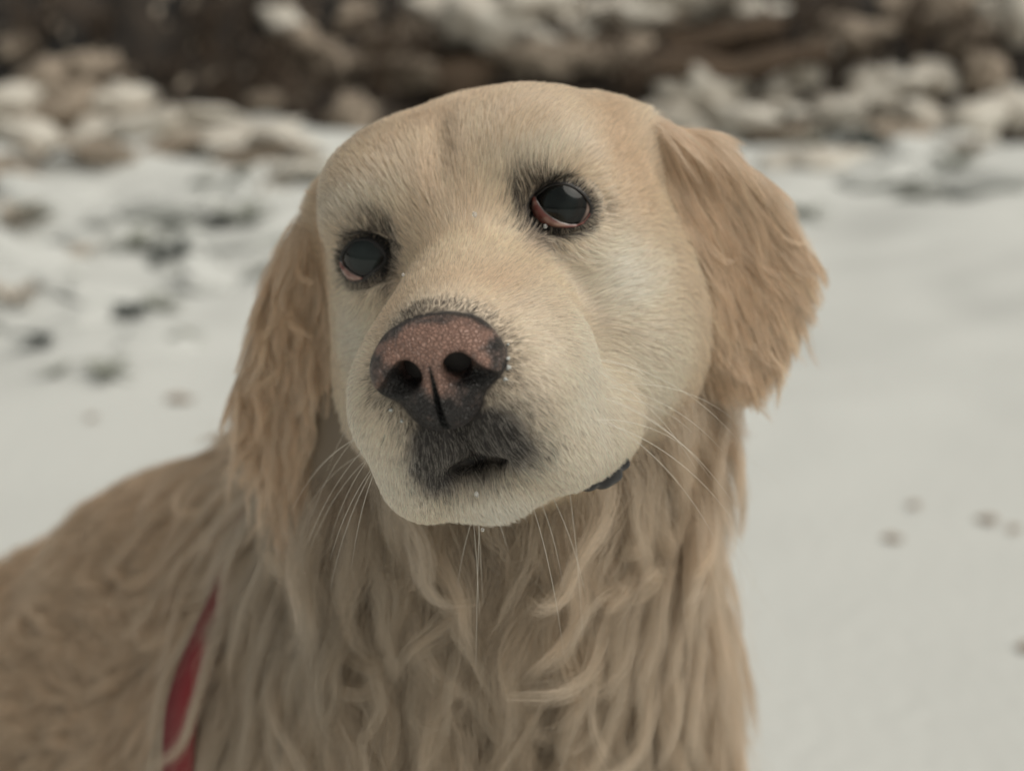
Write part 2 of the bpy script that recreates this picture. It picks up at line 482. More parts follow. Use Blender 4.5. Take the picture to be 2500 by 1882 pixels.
def body_colour(p):
    """warm back and shoulders, paler chest"""
    n = vnoise(p, 6.0, 4); n2 = vnoise(p, 2.0, 5)
    t = sstep(-9, -17, p[..., 0] - 0.1 * (p[..., 1] - 60)) * 0.8
    c = lerp(np.broadcast_to(CHEST, p.shape), BACK, np.clip(t + 0.35 * (n - 0.4), 0, 1))
    t2 = sstep(5, 10, p[..., 0]) * 0.45
    c = lerp(c, TAN, t2)
    return c * (0.92 + 0.16 * n2)[..., None]
def ear_colour(p):
    n = vnoise(p, 2.2, 6)
    return lerp(np.broadcast_to(EARC, p.shape), CREAM, np.clip(0.05 + 0.55 * (n - 0.35), 0, 1))
def fur_colour(p, h, reg, bw):
    c = lerp(head_colour(h), body_colour(p), bw)
    e = (reg == 1) | (reg == 2)
    c[e] = ear_colour(p[e])
    return c
if True:
    SC = fur_colour(BV, BH, REG, body_w) * lerp(np.full((len(BV), 1), 0.8), np.full((len(BV), 1), 0.42), body_w)  # skin darkened under the long coat, painted shade for gaps between locks
    rd, rin = rim_dist(BH)
    dk = np.maximum(sstep(0.75, 0.3, rd), rin)
    dk = np.maximum(dk, np.clip(mouth_dark(BH) * 1.35, 0, 1))
    dk = np.maximum(dk, sstep(0.05, -0.1, sd_nose(BH.astype(np.float32), True)))
    dk = np.maximum(dk, sstep(0.14, 0.02, sd_nose(BH.astype(np.float32))))
    SC = lerp(SC, np.array([0.03, 0.025, 0.023]), dk)
else:
    SC = np.full(BV.shape, 0.5)
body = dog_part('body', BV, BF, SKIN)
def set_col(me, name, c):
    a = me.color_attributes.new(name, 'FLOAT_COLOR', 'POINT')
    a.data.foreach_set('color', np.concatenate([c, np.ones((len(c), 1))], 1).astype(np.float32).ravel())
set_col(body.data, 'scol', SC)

# ------------------------------------------------------------------ nose
NM, nt, b = material('nose_leather')
tc = N(nt, 'ShaderNodeAttribute', attribute_name='scol')
nt.links.new(tc.outputs['Color'], b.inputs['Base Color'])
geo = N(nt, 'ShaderNodeTexCoord')
vo = N(nt, 'ShaderNodeTexVoronoi', feature='DISTANCE_TO_EDGE'); vo.inputs['Scale'].default_value = 780
nz = N(nt, 'ShaderNodeTexNoise'); nz.inputs['Scale'].default_value = 260
mxv = N(nt, 'ShaderNodeMix', data_type='RGBA'); mxv.inputs[0].default_value = 0.0022
nt.links.new(geo.outputs['Object'], mxv.inputs[6]); nt.links.new(nz.outputs['Color'], mxv.inputs[7])
nt.links.new(geo.outputs['Object'], nz.inputs['Vector']); nt.links.new(mxv.outputs[2], vo.inputs['Vector'])
rmp = N(nt, 'ShaderNodeMapRange'); rmp.inputs['From Max'].default_value = 0.22
nt.links.new(vo.outputs['Distance'], rmp.inputs['Value'])
bm_ = N(nt, 'ShaderNodeBump'); bm_.inputs['Strength'].default_value = 0.9; bm_.inputs['Distance'].default_value = 0.0006
nt.links.new(rmp.outputs[0], bm_.inputs['Height']); nt.links.new(bm_.outputs[0], b.inputs['Normal'])
crk = N(nt, 'ShaderNodeMapRange'); crk.inputs['From Max'].default_value = 0.12; crk.inputs['To Min'].default_value = 0.68
nt.links.new(vo.outputs['Distance'], crk.inputs['Value'])
sc_ = N(nt, 'ShaderNodeVectorMath', operation='SCALE')
nt.links.new(tc.outputs['Color'], sc_.inputs[0]); nt.links.new(crk.outputs[0], sc_.inputs['Scale']); nt.links.new(sc_.outputs[0], b.inputs['Base Color'])
b.inputs['Roughness'].default_value = 0.42
b.inputs['Specular IOR Level'].default_value = 0.45
NV, NF = surface_nets(sd_nose, NOSE_O - np.array([2.6, 1.7, 2.5]), NOSE_O + np.array([2.6, 1.9, 2.2]), 0.055)
def nose_colour(h):
    q = (h - NOSE_O) @ NOSE_M
    n = vnoise(h, 0.35, 8); n2 = vnoise(h, 0.12, 9); n3 = vnoise(h, 0.9, 11)
    pink = np.array([0.36, 0.215, 0.17]); blk = np.array([0.028, 0.024, 0.024]); gry = np.array([0.13, 0.095, 0.085])
    k = blob(q, (0.2, -0.3, 0.60), (1.75, 1.8, 0.80))
    k = np.maximum(k, 0.75 * blob(q, (0.0, -0.9, -0.3), (0.55, 1.2, 0.8)))
    k = np.maximum(k, 0.62 * blob(q, (1.5, -0.3, 0.0), (0.5, 1.2, 0.6)))
    k = np.maximum(k, 0.35 * blob(q, (-1.6, -0.3, -0.1), (0.45, 1.2, 0.6)))
    k = np.clip(k * 1.25 + 0.5 * (n - 0.5) + 0.3 * (n2 - 0.5) + 0.25 * (n3 - 0.5), 0, 1)
    c = lerp(np.broadcast_to(blk, h.shape), gry, sstep(0.12, 0.4, k))
    c = lerp(c, pink, sstep(0.3, 0.75, k))
    rimd = sstep(0.95, 1.2, q[:, 2] + 0.12 * np.abs(q[:, 0]) ** 2 - 0.35 * np.clip(-q[:, 1] - 0.2, 0, 1))
    c = lerp(c, blk, rimd * sstep(-0.1, 0.25, q[:, 1]))
    fq = fold(q.astype(np.float32))
    ns = sd_cap(fq, (0.82, -0.78, -0.22), (1.72, -0.34, -0.78), 0.47, 0.26)
    c = lerp(c, np.array([0.010, 0.009, 0.009]), sstep(0.15, -0.05, ns) * 0.95)
    return lerp(c, np.array([0.006, 0.006, 0.006]), sstep(0.05, 0.0, groove(fq)))
nose = dog_part('nose', h2w(NV), NF, NM, label='pink and charcoal mottled nose')
set_col(nose.data, 'scol', nose_colour(NV))

# ------------------------------------------------------------------ eyes
EM, nt, b = material('eyeball')
at = N(nt, 'ShaderNodeAttribute', attribute_name='scol')
nt.links.new(at.outputs['Color'], b.inputs['Base Color'])
b.inputs['Roughness'].default_value = 0.05; b.inputs['IOR'].default_value = 1.39
HM, nt, b = material('wet_red_haw')
at = N(nt, 'ShaderNodeAttribute', attribute_name='scol')
nt.links.new(at.outputs['Color'], b.inputs['Base Color'])
b.inputs['Roughness'].default_value = 0.18; b.inputs['Coat Weight'].default_value = 0.5
b.inputs['Subsurface Weight'].default_value = 0.0
LM, nt, b = material('eyelid_skin')
b.inputs['Base Color'].default_value = (0.012, 0.010, 0.010, 1); b.inputs['Roughness'].default_value = 0.38
for e in EYES:
    # eyeball: rings about the optical axis through the pupil
    puv = np.array([-0.24 * e.side, 0.08])
    ax = e.lift(puv); t1 = nrm(np.cross(ax, [0, 0, 1.0])); t2 = np.cross(t1, ax)
    nr, ns = 40, 64
    V = [e.c + ax * (EYE_R + 0.07)]; ang = [0.0]
    for i in range(1, nr + 1):
        a = math.pi * 0.62 * i / nr
        bulge = 0.07 * max(0.0, 1 - (a / 0.60) ** 2)
        for j in range(ns):
            th = 2 * math.pi * j / ns
            V.append(e.c + (ax * math.cos(a) + (t1 * math.cos(th) + t2 * math.sin(th)) * math.sin(a)) * (EYE_R + bulge)); ang.append(a)
    V = np.array(V); ang = np.array(ang)
    F = []
    for i in range(1, nr):
        for j in range(ns):
            p, q = 1 + (i - 1) * ns + j, 1 + (i - 1) * ns + (j + 1) % ns
            F.append((p, q, q + ns, p + ns))
    F = np.array(F)
    tri = np.array([(0, 1 + (j + 1) % ns, 1 + j, 1 + j) for j in range(ns)])
    me_F = np.concatenate([F[:, ::-1]])
    # cap as quads from pairs of slices
    cap = np.array([(0, 1 + j, 1 + (j + 1) % ns, 1 + (j + 2) % ns) for j in range(0, ns, 2)])
    allF = np.concatenate([me_F, cap])
    eye = dog_part('eye', h2w(V), allF, EM, label='cloudy dark eye with a reddened lower rim' if e.side > 0 else 'cloudy grey eye on the shaded side of the face')
    cl = 0.55 + 0.9 * (vnoise(V, 0.5, 14) - 0.5)
    pupil = np.array([0.020, 0.026, 0.026]) * cl[:, None] * (1.3 if e.side < 0 else 1.1)
    iris = np.array([0.011, 0.010, 0.009]); scl = np.array([0.30, 0.22, 0.19])
    c = lerp(pupil, np.broadcast_to(iris, V.shape), sstep(0.36, 0.43, ang))
    c = lerp(c, np.broadcast_to(np.array([0.006, 0.006, 0.006]), V.shape), sstep(0.52, 0.57, ang))
    c = lerp(c, np.broadcast_to(scl, V.shape), sstep(0.64, 0.70, ang) * sstep(0.95, 0.85, ang))
    set_col(eye.data, 'scol', c)
    # third lid / lower conjunctiva, a thin wet crescent over the ball
    if e.side > 0:
        top = [(-0.95, 0.56), (-0.90, 0.24), (-0.78, -0.06), (-0.60, -0.31), (-0.38, -0.51), (-0.11, -0.66), (0.18, -0.735), (0.43, -0.665), (0.65, -0.47)]
        bot = [(-1.06, 0.52), (-1.17, 0.22), (-1.13, -0.10), (-0.98, -0.36), (-0.70, -0.56), (-0.35, -0.72), (-0.02, -0.80), (0.32, -0.78), (0.66, -0.52)]
    else:
        top = [(-0.78, 0.10), (-0.70, -0.06), (-0.56, -0.18), (-0.46, -0.30), (-0.34, -0.42), (-0.20, -0.53), (-0.04, -0.62)]
        bot = [(-0.84, 0.06), (-0.86, -0.16), (-0.84, -0.36), (-0.68, -0.58), (-0.46, -0.66), (-0.24, -0.68), (-0.04, -0.68)]
    top, bot = np.array(top), np.array(bot)
    tt = np.linspace(0, 1, 40); kk = np.linspace(0, 1, len(top))
    T = np.stack([np.interp(tt, kk, top[:, i]) for i in range(2)], -1); Bm = np.stack([np.interp(tt, kk, bot[:, i]) for i in range(2)], -1)
    rows = 9; V = []; UVp = []
    for r in range(rows):
        f = r / (rows - 1)
        uv = T + (Bm - T) * f
        lift = 0.02 + 0.06 * math.sin(math.pi * min(1, f * 1.0)) if r else 0.0
        V.append(e.c + e.lift(uv) * (EYE_R + 0.045 + lift)); UVp.append(np.stack([np.full(40, f), tt], -1))
    V = np.concatenate(V); UVp = np.concatenate(UVp)
    F = np.array([(r * 40 + j, r * 40 + j + 1, (r + 1) * 40 + j + 1, (r + 1) * 40 + j) for r in range(rows - 1) for j in range(39)])
    haw = dog_part('haw', h2w(V), F[:, ::-1] if e.side > 0 else F[:, ::-1], HM, eye)
    red = np.array([0.17, 0.052, 0.042]); pale = np.array([0.36, 0.24, 0.20]); edge = np.array([0.10, 0.10, 0.095])
    n = vnoise(V, 0.16, 15)
    c = lerp(np.broadcast_to(red, V.shape), pale, np.clip(1.6 * (n - 0.45) + (0.45 if e.side < 0 else 0.7 * blob(UVp, (0.35, 0.5), (0.3, 0.16))), 0, 1))
    c = lerp(c, np.broadcast_to(edge, V.shape), sstep(0.16, 0.02, UVp[:, 0]))
    set_col(haw.data, 'scol', c)
    # lids
    P = e.ap; m = len(P)
    U = e.lift(P)
    tang = nrm(np.roll(U, -1, 0) - np.roll(U, 1, 0))
    outw = np.cross(tang, U); outw *= np.sign((outw * (U - U.mean(0))).sum(-1).mean())
    outw = nrm(outw)
    rings = [(-0.04, 0.02), (0.04, -0.01), (0.06, 0.03), (0.06, 0.09), (0.05, 0.18), (0.02, 0.30), (-0.06, 0.45), (-0.25, 0.62)]
    V = np.concatenate([e.c + U * (EYE_R + hgt) + outw * w for hgt, w in rings])
    F = np.array([(r * m + j, r * m + (j + 1) % m, (r + 1) * m + (j + 1) % m, (r + 1) * m + j) for r in range(len(rings) - 1) for j in range(m)])
    dog_part('eyelid', h2w(V), F, LM, eye)

# ------------------------------------------------------------------ fur
CAMP = np.array([0, 0, CAM_H * 100.0])
T3 = np.concatenate([BF[:, [0, 1, 2]], BF[:, [0, 2, 3]]])
TA = np.linalg.norm(np.cross(BV[T3[:, 1]] - BV[T3[:, 0]], BV[T3[:, 2]] - BV[T3[:, 0]]), axis=1) * 0.5
TC = BV[T3].mean(1); TN = nrm(BN[T3].mean(1))
TREG = np.round(np.median(REG[T3], axis=1)).astype(int)
TBW = body_w[T3].mean(1)
TFACE = (TN * nrm(CAMP - TC)).sum(-1)                 # 1 = faces the photographer
NEARW = sstep(110, 75, TC[:, 1])
def scatter(dens):
    """dens: strands per square cm for every triangle -> roots, normals, triangle ids"""
    n = rng.poisson(TA * dens)
    t = np.repeat(np.arange(len(T3)), n)
    a, b = rng.random(len(t)), rng.random(len(t))
    s = np.sqrt(a); w = np.stack([1 - s, s * (1 - b), s * b], -1)
    P = (BV[T3[t]] * w[..., None]).sum(1); Nn = nrm((BN[T3[t]] * w[..., None]).sum(1))
    return P, Nn, t
def hvec(v): return np.asarray(v) @ HR.T              # head-frame direction -> world
DOWN = np.array([0, 0, -1.0])
def flow(P, Nn, reg, bw):
    """lie of the coat: back from the nose, away from the eyes, down the neck, fanning down the ears"""
    h = w2h(P.astype(np.float32)).astype(float)
    d = nrm(h - np.array([0, -9.3, -2.8]))
    low = sstep(-3.0, -7.0, h[:, 2])
    d = d + low[:, None] * np.array([0, 0.2, -0.55])
    front = sstep(-5.5, -8.0, h[:, 1]) * sstep(-3.2, -4.5, h[:, 2])
    d = d + front[:, None] * np.stack([np.sign(h[:, 0]) * 0.35 * np.clip(np.abs(h[:, 0]), 0, 1), 0 * h[:, 0], -0.8 + 0 * h[:, 0]], -1)
    d = d + (sstep(1.5, 5, h[:, 1]) * sstep(1.0, -3, h[:, 2]))[:, None] * np.array([0, 0.2, -0.9])
    d = d + (sstep(2.0, 4.0, h[:, 2]) * sstep(1, 5, np.abs(h[:, 0])))[:, None] * np.stack([np.sign(h[:, 0]) * 0.6, 0.2 + 0 * h[:, 0], -0.25 + 0 * h[:, 0]], -1)
    for e in EYES:
        q = h - (e.c + e.n * EYE_R * 0.8)
        r = np.linalg.norm(q, axis=-1)
        d = d + (1.9 * np.exp(-(r / 1.75) ** 2))[:, None] * nrm(q)
    sw = np.stack([vnoise(h, 1.6, 21), vnoise(h, 1.6, 22), vnoise(h, 1.6, 23)], -1) - 0.5
    d = hvec(nrm(d) + 0.38 * sw)
    # neck, chest and body
    away = P - np.array([-1.5, 58.0, 62.0])
    db = nrm(away * np.array([0.055, 0.05, 0.0]) + DOWN * 0.95)
    back = sstep(-8, -18, P[:, 0]) * sstep(62, 74, P[:, 1])
    db = lerp(db, np.broadcast_to(nrm(np.array([-0.55, 0.5, -0.66])), db.shape), back)
    sb = np.stack([vnoise(P, 6.5, 31), vnoise(P, 6.5, 32), vnoise(P, 6.5, 33)], -1) - 0.5
    db = nrm(db + 1.7 * sb)
    d = lerp(nrm(d), db, bw)
    for k, E_ in ((1, ear_l), (2, ear_r)):
        m = reg == k
        if not m.any(): continue
        root = E_.O + np.array([-0.5 * (1 if k == 1 else -1), -0.5, 1.6])
        de = nrm(h[m] - root) + np.array([0, 0, -0.7])
        se = np.stack([vnoise(h[m], 2.2, 41), vnoise(h[m], 2.2, 42), vnoise(h[m], 2.2, 43)], -1) - 0.5
        d[m] = hvec(nrm(de) + (0.5 if k == 1 else 0.8) * se)
    d = d - (d * Nn).sum(-1, keepdims=True) * Nn
    return nrm(d)
def strands(P, Nn, D, L, nseg, lift, curl=0.0, grav=0.0, wav=0.0, seed=0):
    """short coat: bend from the lifted root over to the lie direction"""
    n = len(P)
    pts = np.empty((n, nseg + 1, 3)); pts[:, 0] = P
    side = np.cross(Nn, D)
    ph = vnoise(P, 1.2, 50 + seed) * 12; sg = (rng.random(n) - 0.5) * 2
    p = P.copy()
    for k in range(nseg):
        t = (k + 0.5) / nseg
        a = lift * (1 - 0.75 * t)
        d = D * np.cos(a)[:, None] + Nn * np.sin(a)[:, None]
        d = d + side * (curl * sg * t + wav * np.sin(ph + 5 * t))[:, None] + DOWN * grav * t
        p = p + nrm(d) * (L / nseg)[:, None]
        pts[:, k + 1] = p
    return pts
def nearest(Q, P, cell):
    """index of the nearest Q for every P (uniform grid, falls back on a coarse search)"""
    out = np.empty(len(P), int)
    for s in range(0, len(P), 2000):
        p = P[s:s + 2000].astype(np.float32)
        d = (p ** 2).sum(1)[:, None] - 2 * p @ Q.T.astype(np.float32) + (Q ** 2).sum(1)[None].astype(np.float32)
        out[s:s + 2000] = d.argmin(1)
    return out
def clump(pts, k, amount, power=1.4):
    n = len(pts)
    ci = rng.choice(n, max(8, n // k), replace=False)
    # sort by coarse cell so that each block only searches close by
    key = np.floor(pts[:, 0] / 4.0).astype(int); uq, inv = np.unique(key, axis=0, return_inverse=True); inv = inv.ravel()
    ckey = inv[ci]
    near = np.empty(n, int)
    order = np.argsort(inv, kind='stable'); bounds = np.searchsorted(inv[order], np.arange(len(uq) + 1))
    for c in range(len(uq)):
        ids = order[bounds[c]:bounds[c + 1]]
        cand = ci[ckey == c]
        if len(cand) == 0: near[ids] = ids; continue
        near[ids] = cand[nearest(pts[cand, 0], pts[ids, 0], 0)]
    t = (np.linspace(0, 1, pts.shape[1]) ** power * amount)[None, :, None]
    return pts + (pts[near] - pts) * t
def fur_object(name, pts, colr, rad, parent=dog, tip=0.25, **kw):
    n, m, _ = pts.shape
    hc_ = bpy.data.hair_curves.new(name)
    hc_.add_curves([m] * n)
    hc_.attributes['position'].data.foreach_set('vector', ((pts - DOG_OFF) * CM).astype(np.float32).ravel())
    r = hc_.attributes.get('radius') or hc_.attributes.new('radius', 'FLOAT', 'POINT')
    prof = 1 - (1 - tip) * np.linspace(0, 1, m) ** 2
    rr = np.broadcast_to(np.asarray(rad, float)[..., None] if np.ndim(rad) else np.full((n, 1), rad), (n, 1)) * prof[None] * CM
    r.data.foreach_set('value', rr.astype(np.float32).ravel())
    a = hc_.attributes.new('fcol', 'FLOAT_COLOR', 'CURVE')
    a.data.foreach_set('color', np.concatenate([np.clip(colr, 0.003, 0.95), np.ones((n, 1))], 1).astype(np.float32).ravel())
    hc_.materials.append(FUR)
    o = bpy.data.objects.new(name, hc_); col.objects.link(o); o.parent = parent
    for k, v in kw.items(): o[k] = v
    return o
scn.cycles_curves.shape = 'RIBBONS'
scn.cycles_curves.subdivisions = 2
DENS = 1.0

if True:
    vis = sstep(-0.45, -0.15, TFACE) * 0.94 + 0.06
    # ---- short coat of the face and skull
    hct0 = w2h(TC.astype(np.float32)).astype(float)
    wf = (TREG == 0) * np.maximum(1 - sstep(0.35, 0.65, TBW), (hct0[:, 2] > -8.6) * (hct0[:, 1] < 10.7))
    hc = w2h(TC.astype(np.float32)).astype(float)
    P, Nn, t = scatter(680 * DENS * wf * vis)
    h = w2h(P.astype(np.float32)).astype(float)
    rd, rin = rim_dist(h)
    dn = sd_nose(h.astype(np.float32), True)
    keep = (~rin) & (rd > 0.14) & (dn > 0.03)
    P, Nn, h, rd, dn, t = P[keep], Nn[keep], h[keep], rd[keep], dn[keep], t[keep]
    bw = TBW[t]
    D = flow(P, Nn, np.zeros(len(P), int), bw * 0)
    L = 0.36 + 0.26 * sstep(-8, -1, h[:, 1]) + 0.18 * sstep(1, 5, h[:, 1]) + 0.9 * sstep(3, 7, h[:, 1]) * sstep(0, -4, h[:, 2]) + 0.8 * sstep(-7.5, -9.5, h[:, 2]) * sstep(-5, 0, h[:, 1]) + 0.5 * sstep(-8.2, -9.2, h[:, 2]) * sstep(-1, -4, h[:, 1]) * rng.random(len(P))
    L = L * (0.5 + 0.5 * sstep(0.1, 1.0, rd)) * (0.5 + 0.5 * sstep(0.05, 0.9, dn)) * rng.uniform(0.65, 1.2, len(P))
    lift = (0.17 + 0.14 * vnoise(P, 0.7, 3)) * rng.uniform(0.7, 1.5, len(P)) * (0.45 + 0.55 * sstep(0.3, 1.3, rd)) + 0.08 * sstep(0.7, 0.2, dn)
    pts = strands(P, Nn, D, L, 5, lift, curl=0.28, wav=0.08)
    pts = clump(pts, 11, 0.48)
    c = head_colour(h) * np.clip(1 + 0.26 * rng.standard_normal(len(P)), 0.35, 1.25)[:, None]
    # dark hairs: eye surrounds, nose edge, lips
    ex = np.zeros(len(P))
    for e in EYES:
        q = (h - e.c); u = q @ e.a * e.side; v = q @ e.b
        # most dark towards the inner corner and above it
        ang = np.exp(-((u + 1.25) / 0.95) ** 2) * np.exp(-((v - 0.1) / 1.2) ** 2) + 0.25 * np.exp(-((u - 1.1) / 0.5) ** 2) * np.exp(-((v + 0.35) / 0.35) ** 2)
        near = np.linalg.norm(q, axis=-1) < 4
        ex = np.maximum(ex, near * (sstep(0.6, 0.15, rd) * 0.6 + ang * sstep(1.9, 0.3, rd) * 1.35))
    md = mouth_dark(h)
    pd = np.clip(ex, 0, 0.95)
    pd = np.maximum(pd, sstep(0.75, 0.15, dn) * (0.85 * sstep(-4.2, -2.4, h[:, 2]) + 0.55 * sstep(-3.0, -4.6, h[:, 2])) * (0.5 + 0.5 * sstep(-7.2, -7.6, h[:, 1]) + 0.0))
    pd = np.maximum(pd, np.clip(md * 0.8, 0, 0.68))
    isd = rng.random(len(P)) < pd
    greyed = np.array([0.42, 0.38, 0.33])
    c = np.where((md > 0.45)[:, None] & ~isd[:, None], greyed * rng.uniform(0.7, 1.5, len(P))[:, None], c)
    c = np.where(isd[:, None], DARK * rng.uniform(0.6, 2.2, len(P))[:, None], c)
    thin = (md > 0.35) & (rng.random(len(P)) < 0.45)
    rad = 0.0037 * rng.uniform(0.75, 1.2, len(P))
    fur_object('face_fur', pts[~thin], c[~thin], rad[~thin], kind='stuff')

    # ---- short hairs on the lids, darkest at the rim
    for e in EYES:
        m = len(e.ap); n = int(7000 * DENS)
        i = rng.integers(0, m, n); f_ = rng.random(n)
        U = e.lift(e.ap); tg = nrm(np.roll(U, -1, 0) - np.roll(U, 1, 0)); ow = np.cross(tg, U); ow *= np.sign((ow * (U - U.mean(0))).sum(-1).mean()); ow = nrm(ow)
        u_ = nrm(U[i] + (U[(i + 1) % m] - U[i]) * f_[:, None]); o_ = nrm(ow[i] + (ow[(i + 1) % m] - ow[i]) * f_[:, None])
        w = rng.uniform(0.07, 0.55, n)
        hg = np.interp(w, [0.03, 0.09, 0.18, 0.30, 0.45, 0.62], [0.06, 0.06, 0.05, 0.02, -0.06, -0.25])
        hp = e.c + u_ * (EYE_R + hg)[:, None] + o_ * w[:, None]
        D_ = hvec(nrm(o_ + 0.35 * np.array([e.side * 0.5, 0.6, 0.0]) + 0.25 * rng.standard_normal((n, 3)))); N_ = hvec(u_)
        pts = strands(h2w(hp), N_, D_, rng.uniform(0.16, 0.42, n), 4, rng.uniform(0.10, 0.4, n), curl=0.2)
        sideu = ((hp - e.c) @ e.a) * e.side
        pdk = np.clip(0.9 - 2.3 * w + 0.55 * sstep(0.0, -0.9, sideu), 0.03, 0.95)
        c = head_colour(hp) * (1 + 0.15 * rng.standard_normal(n))[:, None]
        isd = rng.random(n) < pdk
        c = np.where(isd[:, None], DARK * rng.uniform(0.6, 2.0, n)[:, None], c)
        fur_object('eyelid_fur', pts, c, 0.0045, kind='stuff')

    # ---- ears: longer feathering that falls from the root
    for k, nm in ((1, 'sunlit ear feathering'), (2, 'shaded ear feathering')):
        E_ = ear_l if k == 1 else ear_r
        P, Nn, t = scatter(250 * DENS * (TREG == k) * vis)
        h = w2h(P.astype(np.float32)).astype(float)
        D = flow(P, Nn, np.full(len(P), k), np.zeros(len(P)))
        up = sstep(-9, 0.5, h[:, 2])
        L = ((1.0 if k == 1 else 1.4) + 1.2 * up + (1.2 if k == 2 else 0.3) * vnoise(P, 1.5, 61)) * rng.uniform(0.7, 1.15, len(P))
        lift = (0.10 if k == 1 else 0.2) + 0.2 * vnoise(P, 1.1, 62)
        pts = strands(P, Nn, D, L, 9, lift, curl=0.25, grav=0.45, wav=0.14 if k == 1 else 0.6, seed=k)
        pts = clump(pts, 45, 0.5 if k == 1 else 0.85, 1.1)
        pts = pts + (rng.standard_normal((len(pts), 1, 3)) * 0.03) * np.linspace(0, 1, pts.shape[1])[None, :, None]
        c = ear_colour(P) * (1 + 0.2 * rng.standard_normal(len(P)))[:, None] * (0.8 + 0.4 * vnoise(P, 0.5, 63))[:, None]
        fur_object('ear_fur', pts, c, 0.0058 * rng.uniform(0.7, 1.2, len(P)), kind='stuff', label=nm)

    # ---- long wavy coat of neck, chest and body: locks grown over the body, then filled with strands
    wb_ = np.clip((TREG == 3) + (TREG == 0) * sstep(0.3, 0.55, TBW), 0, 1)
    hct = w2h(TC.astype(np.float32)).astype(float)
    wb_ = wb_ * (1 - (hct[:, 2] > -8.3) * (hct[:, 1] < 10.5))
    nearb = sstep(-16, -10, TC[:, 0]) * sstep(80, 70, TC[:, 1]) * sstep(22, 30, TC[:, 2])
    def locks(dens, kids, Lf, nseg, wave, rad, amount, name, weight, lift0, push, spread, colf, frizz):
        P, Nn, t = scatter(dens * weight)
        n = len(P)
        h = w2h(P.astype(np.float32)).astype(float)
        D = flow(P, Nn, TREG[t], np.ones(n))
        L = Lf(P, h) * rng.uniform(0.7, 1.2, n)
        pts = np.empty((n, nseg + 1, 3)); pts[:, 0] = P; p = P.copy()
        d = nrm(D + Nn * lift0)
        ph = rng.uniform(0, 6.28, n); fr = rng.uniform(0.7, 1.5, n); am = wave * rng.uniform(0.4, 1.3, n)
        hook = rng.standard_normal(n) * np.where(rng.random(n) < 0.18, 3.2, 0.9)
        up_n = Nn.copy()
        hgt_n = 0.15 + 2.0 * np.clip(vnoise(P, 2.2, 71) * 0.6 + rng.random(n) * 0.6 - 0.15, 0, 1)
        for k in range(nseg):
            tt = (k + 1) / nseg
            side = nrm(np.cross(up_n, d))
            w = am * np.cos(ph + fr * 6.28 * tt * 1.3)
            d = nrm(d + D * 0.10 + DOWN * 0.16 * (L / 6)[:, None] * 0.6 + side * (w + hook * 0.12 * tt ** 2 * 2)[:, None] + up_n * (0.25 * am * np.sin(ph * 2 + fr * 7 * tt))[:, None])
            p = p + d * (L / nseg)[:, None]
            dd = sd_all(p.astype(np.float32)); g = sd_grad(p.astype(np.float32), 0.3)
            hh = push * (0.35 + 0.65 * min(1, tt * 2)) * hgt_n
            lo = np.maximum(hh - dd, 0)
            p = p + g * np.minimum(lo, 0.6)[:, None]
            p = p - g * np.clip(dd - 2.6, 0, 0.25)[:, None] * 0.5
            up_n = g
            pts[:, k + 1] = p
        # children
        ids = np.repeat(np.arange(n), kids)
        r0 = rng.standard_normal((len(ids), 3)) * spread
        nn = Nn[ids]; r0 = r0 - (r0 * nn).sum(-1, keepdims=True) * nn * 0.7
        T_ = np.linspace(0, 1, nseg + 1)
        taper = (1 - amount * T_ ** 0.8)
        cut = rng.uniform(0.72, 1.0, len(ids))
        # resample each child along its lock up to its own length
        x = cut[:, None] * T_[None] * nseg; i0 = np.minimum(x.astype(int), nseg - 1); f = (x - i0)[..., None]
        g0 = pts[ids[:, None], i0]; g1 = pts[ids[:, None], i0 + 1]
        ch = g0 + (g1 - g0) * f + r0[:, None, :] * taper[None, :, None]
        fz = rng.standard_normal((len(ids), 3)) * frizz
        ch = ch + fz[:, None, :] * (T_ ** 1.5)[None, :, None] + (rng.standard_normal((len(ids), 1, 3)) * frizz * 0.5) * np.sin(T_ * rng.uniform(5, 11))[None, :, None]
        c = colf(P, h)[ids] * (1 + 0.13 * rng.standard_normal(n))[ids][:, None] * (1 + 0.12 * rng.standard_normal(len(ids)))[:, None]
        fur_object(name, ch, c, rad * rng.uniform(0.7, 1.2, len(ids)), tip=0.2, kind='stuff')
    def long_len(P, h):
        return 3.4 + 5.5 * sstep(68, 54, P[:, 2]) + 2.5 * (vnoise(P, 3, 72) - 0.3)
    def chest_col(P, h):
        hb = sstep(-1.5, 2.5, sd_head(h.astype(np.float32)))
        return lerp(head_colour(h), body_colour(P), 0.35 + 0.65 * hb)
    locks(0.85, int(150 * DENS), lambda P, h: long_len(P, h) * 1.1, 14, 0.24, 0.0056, 0.70, 'chest_fur', wb_ * nearb * vis, 0.6, 0.85, 0.55, chest_col, 0.10)
    locks(0.40, int(40 * DENS), lambda P, h: long_len(P, h) * 1.05, 14, 0.28, 0.0052, 0.84, 'chest_lock', wb_ * nearb * vis, 0.8, 1.1, 0.34, lambda P, h: chest_col(P, h) * 1.08, 0.14)
    locks(0.40, int(4 * DENS + 1), lambda P, h: long_len(P, h) * 0.9, 12, 0.45, 0.0045, 0.2, 'loose_hair', wb_ * nearb * vis, 1.3, 1.4, 0.6, lambda P, h: chest_col(P, h) * 1.15, 0.5)
    locks(0.035, int(190 * DENS), lambda P, h: long_len(P, h) * 1.1, 16, 0.26, 0.0050, 0.74, 'chest_curl', wb_ * nearb * vis, 0.8, 1.2, 0.46, lambda P, h: chest_col(P, h) * 1.12, 0.12)
    ear_len = lambda P, h: 2.6 + 2.2 * vnoise(P, 2.0, 75)
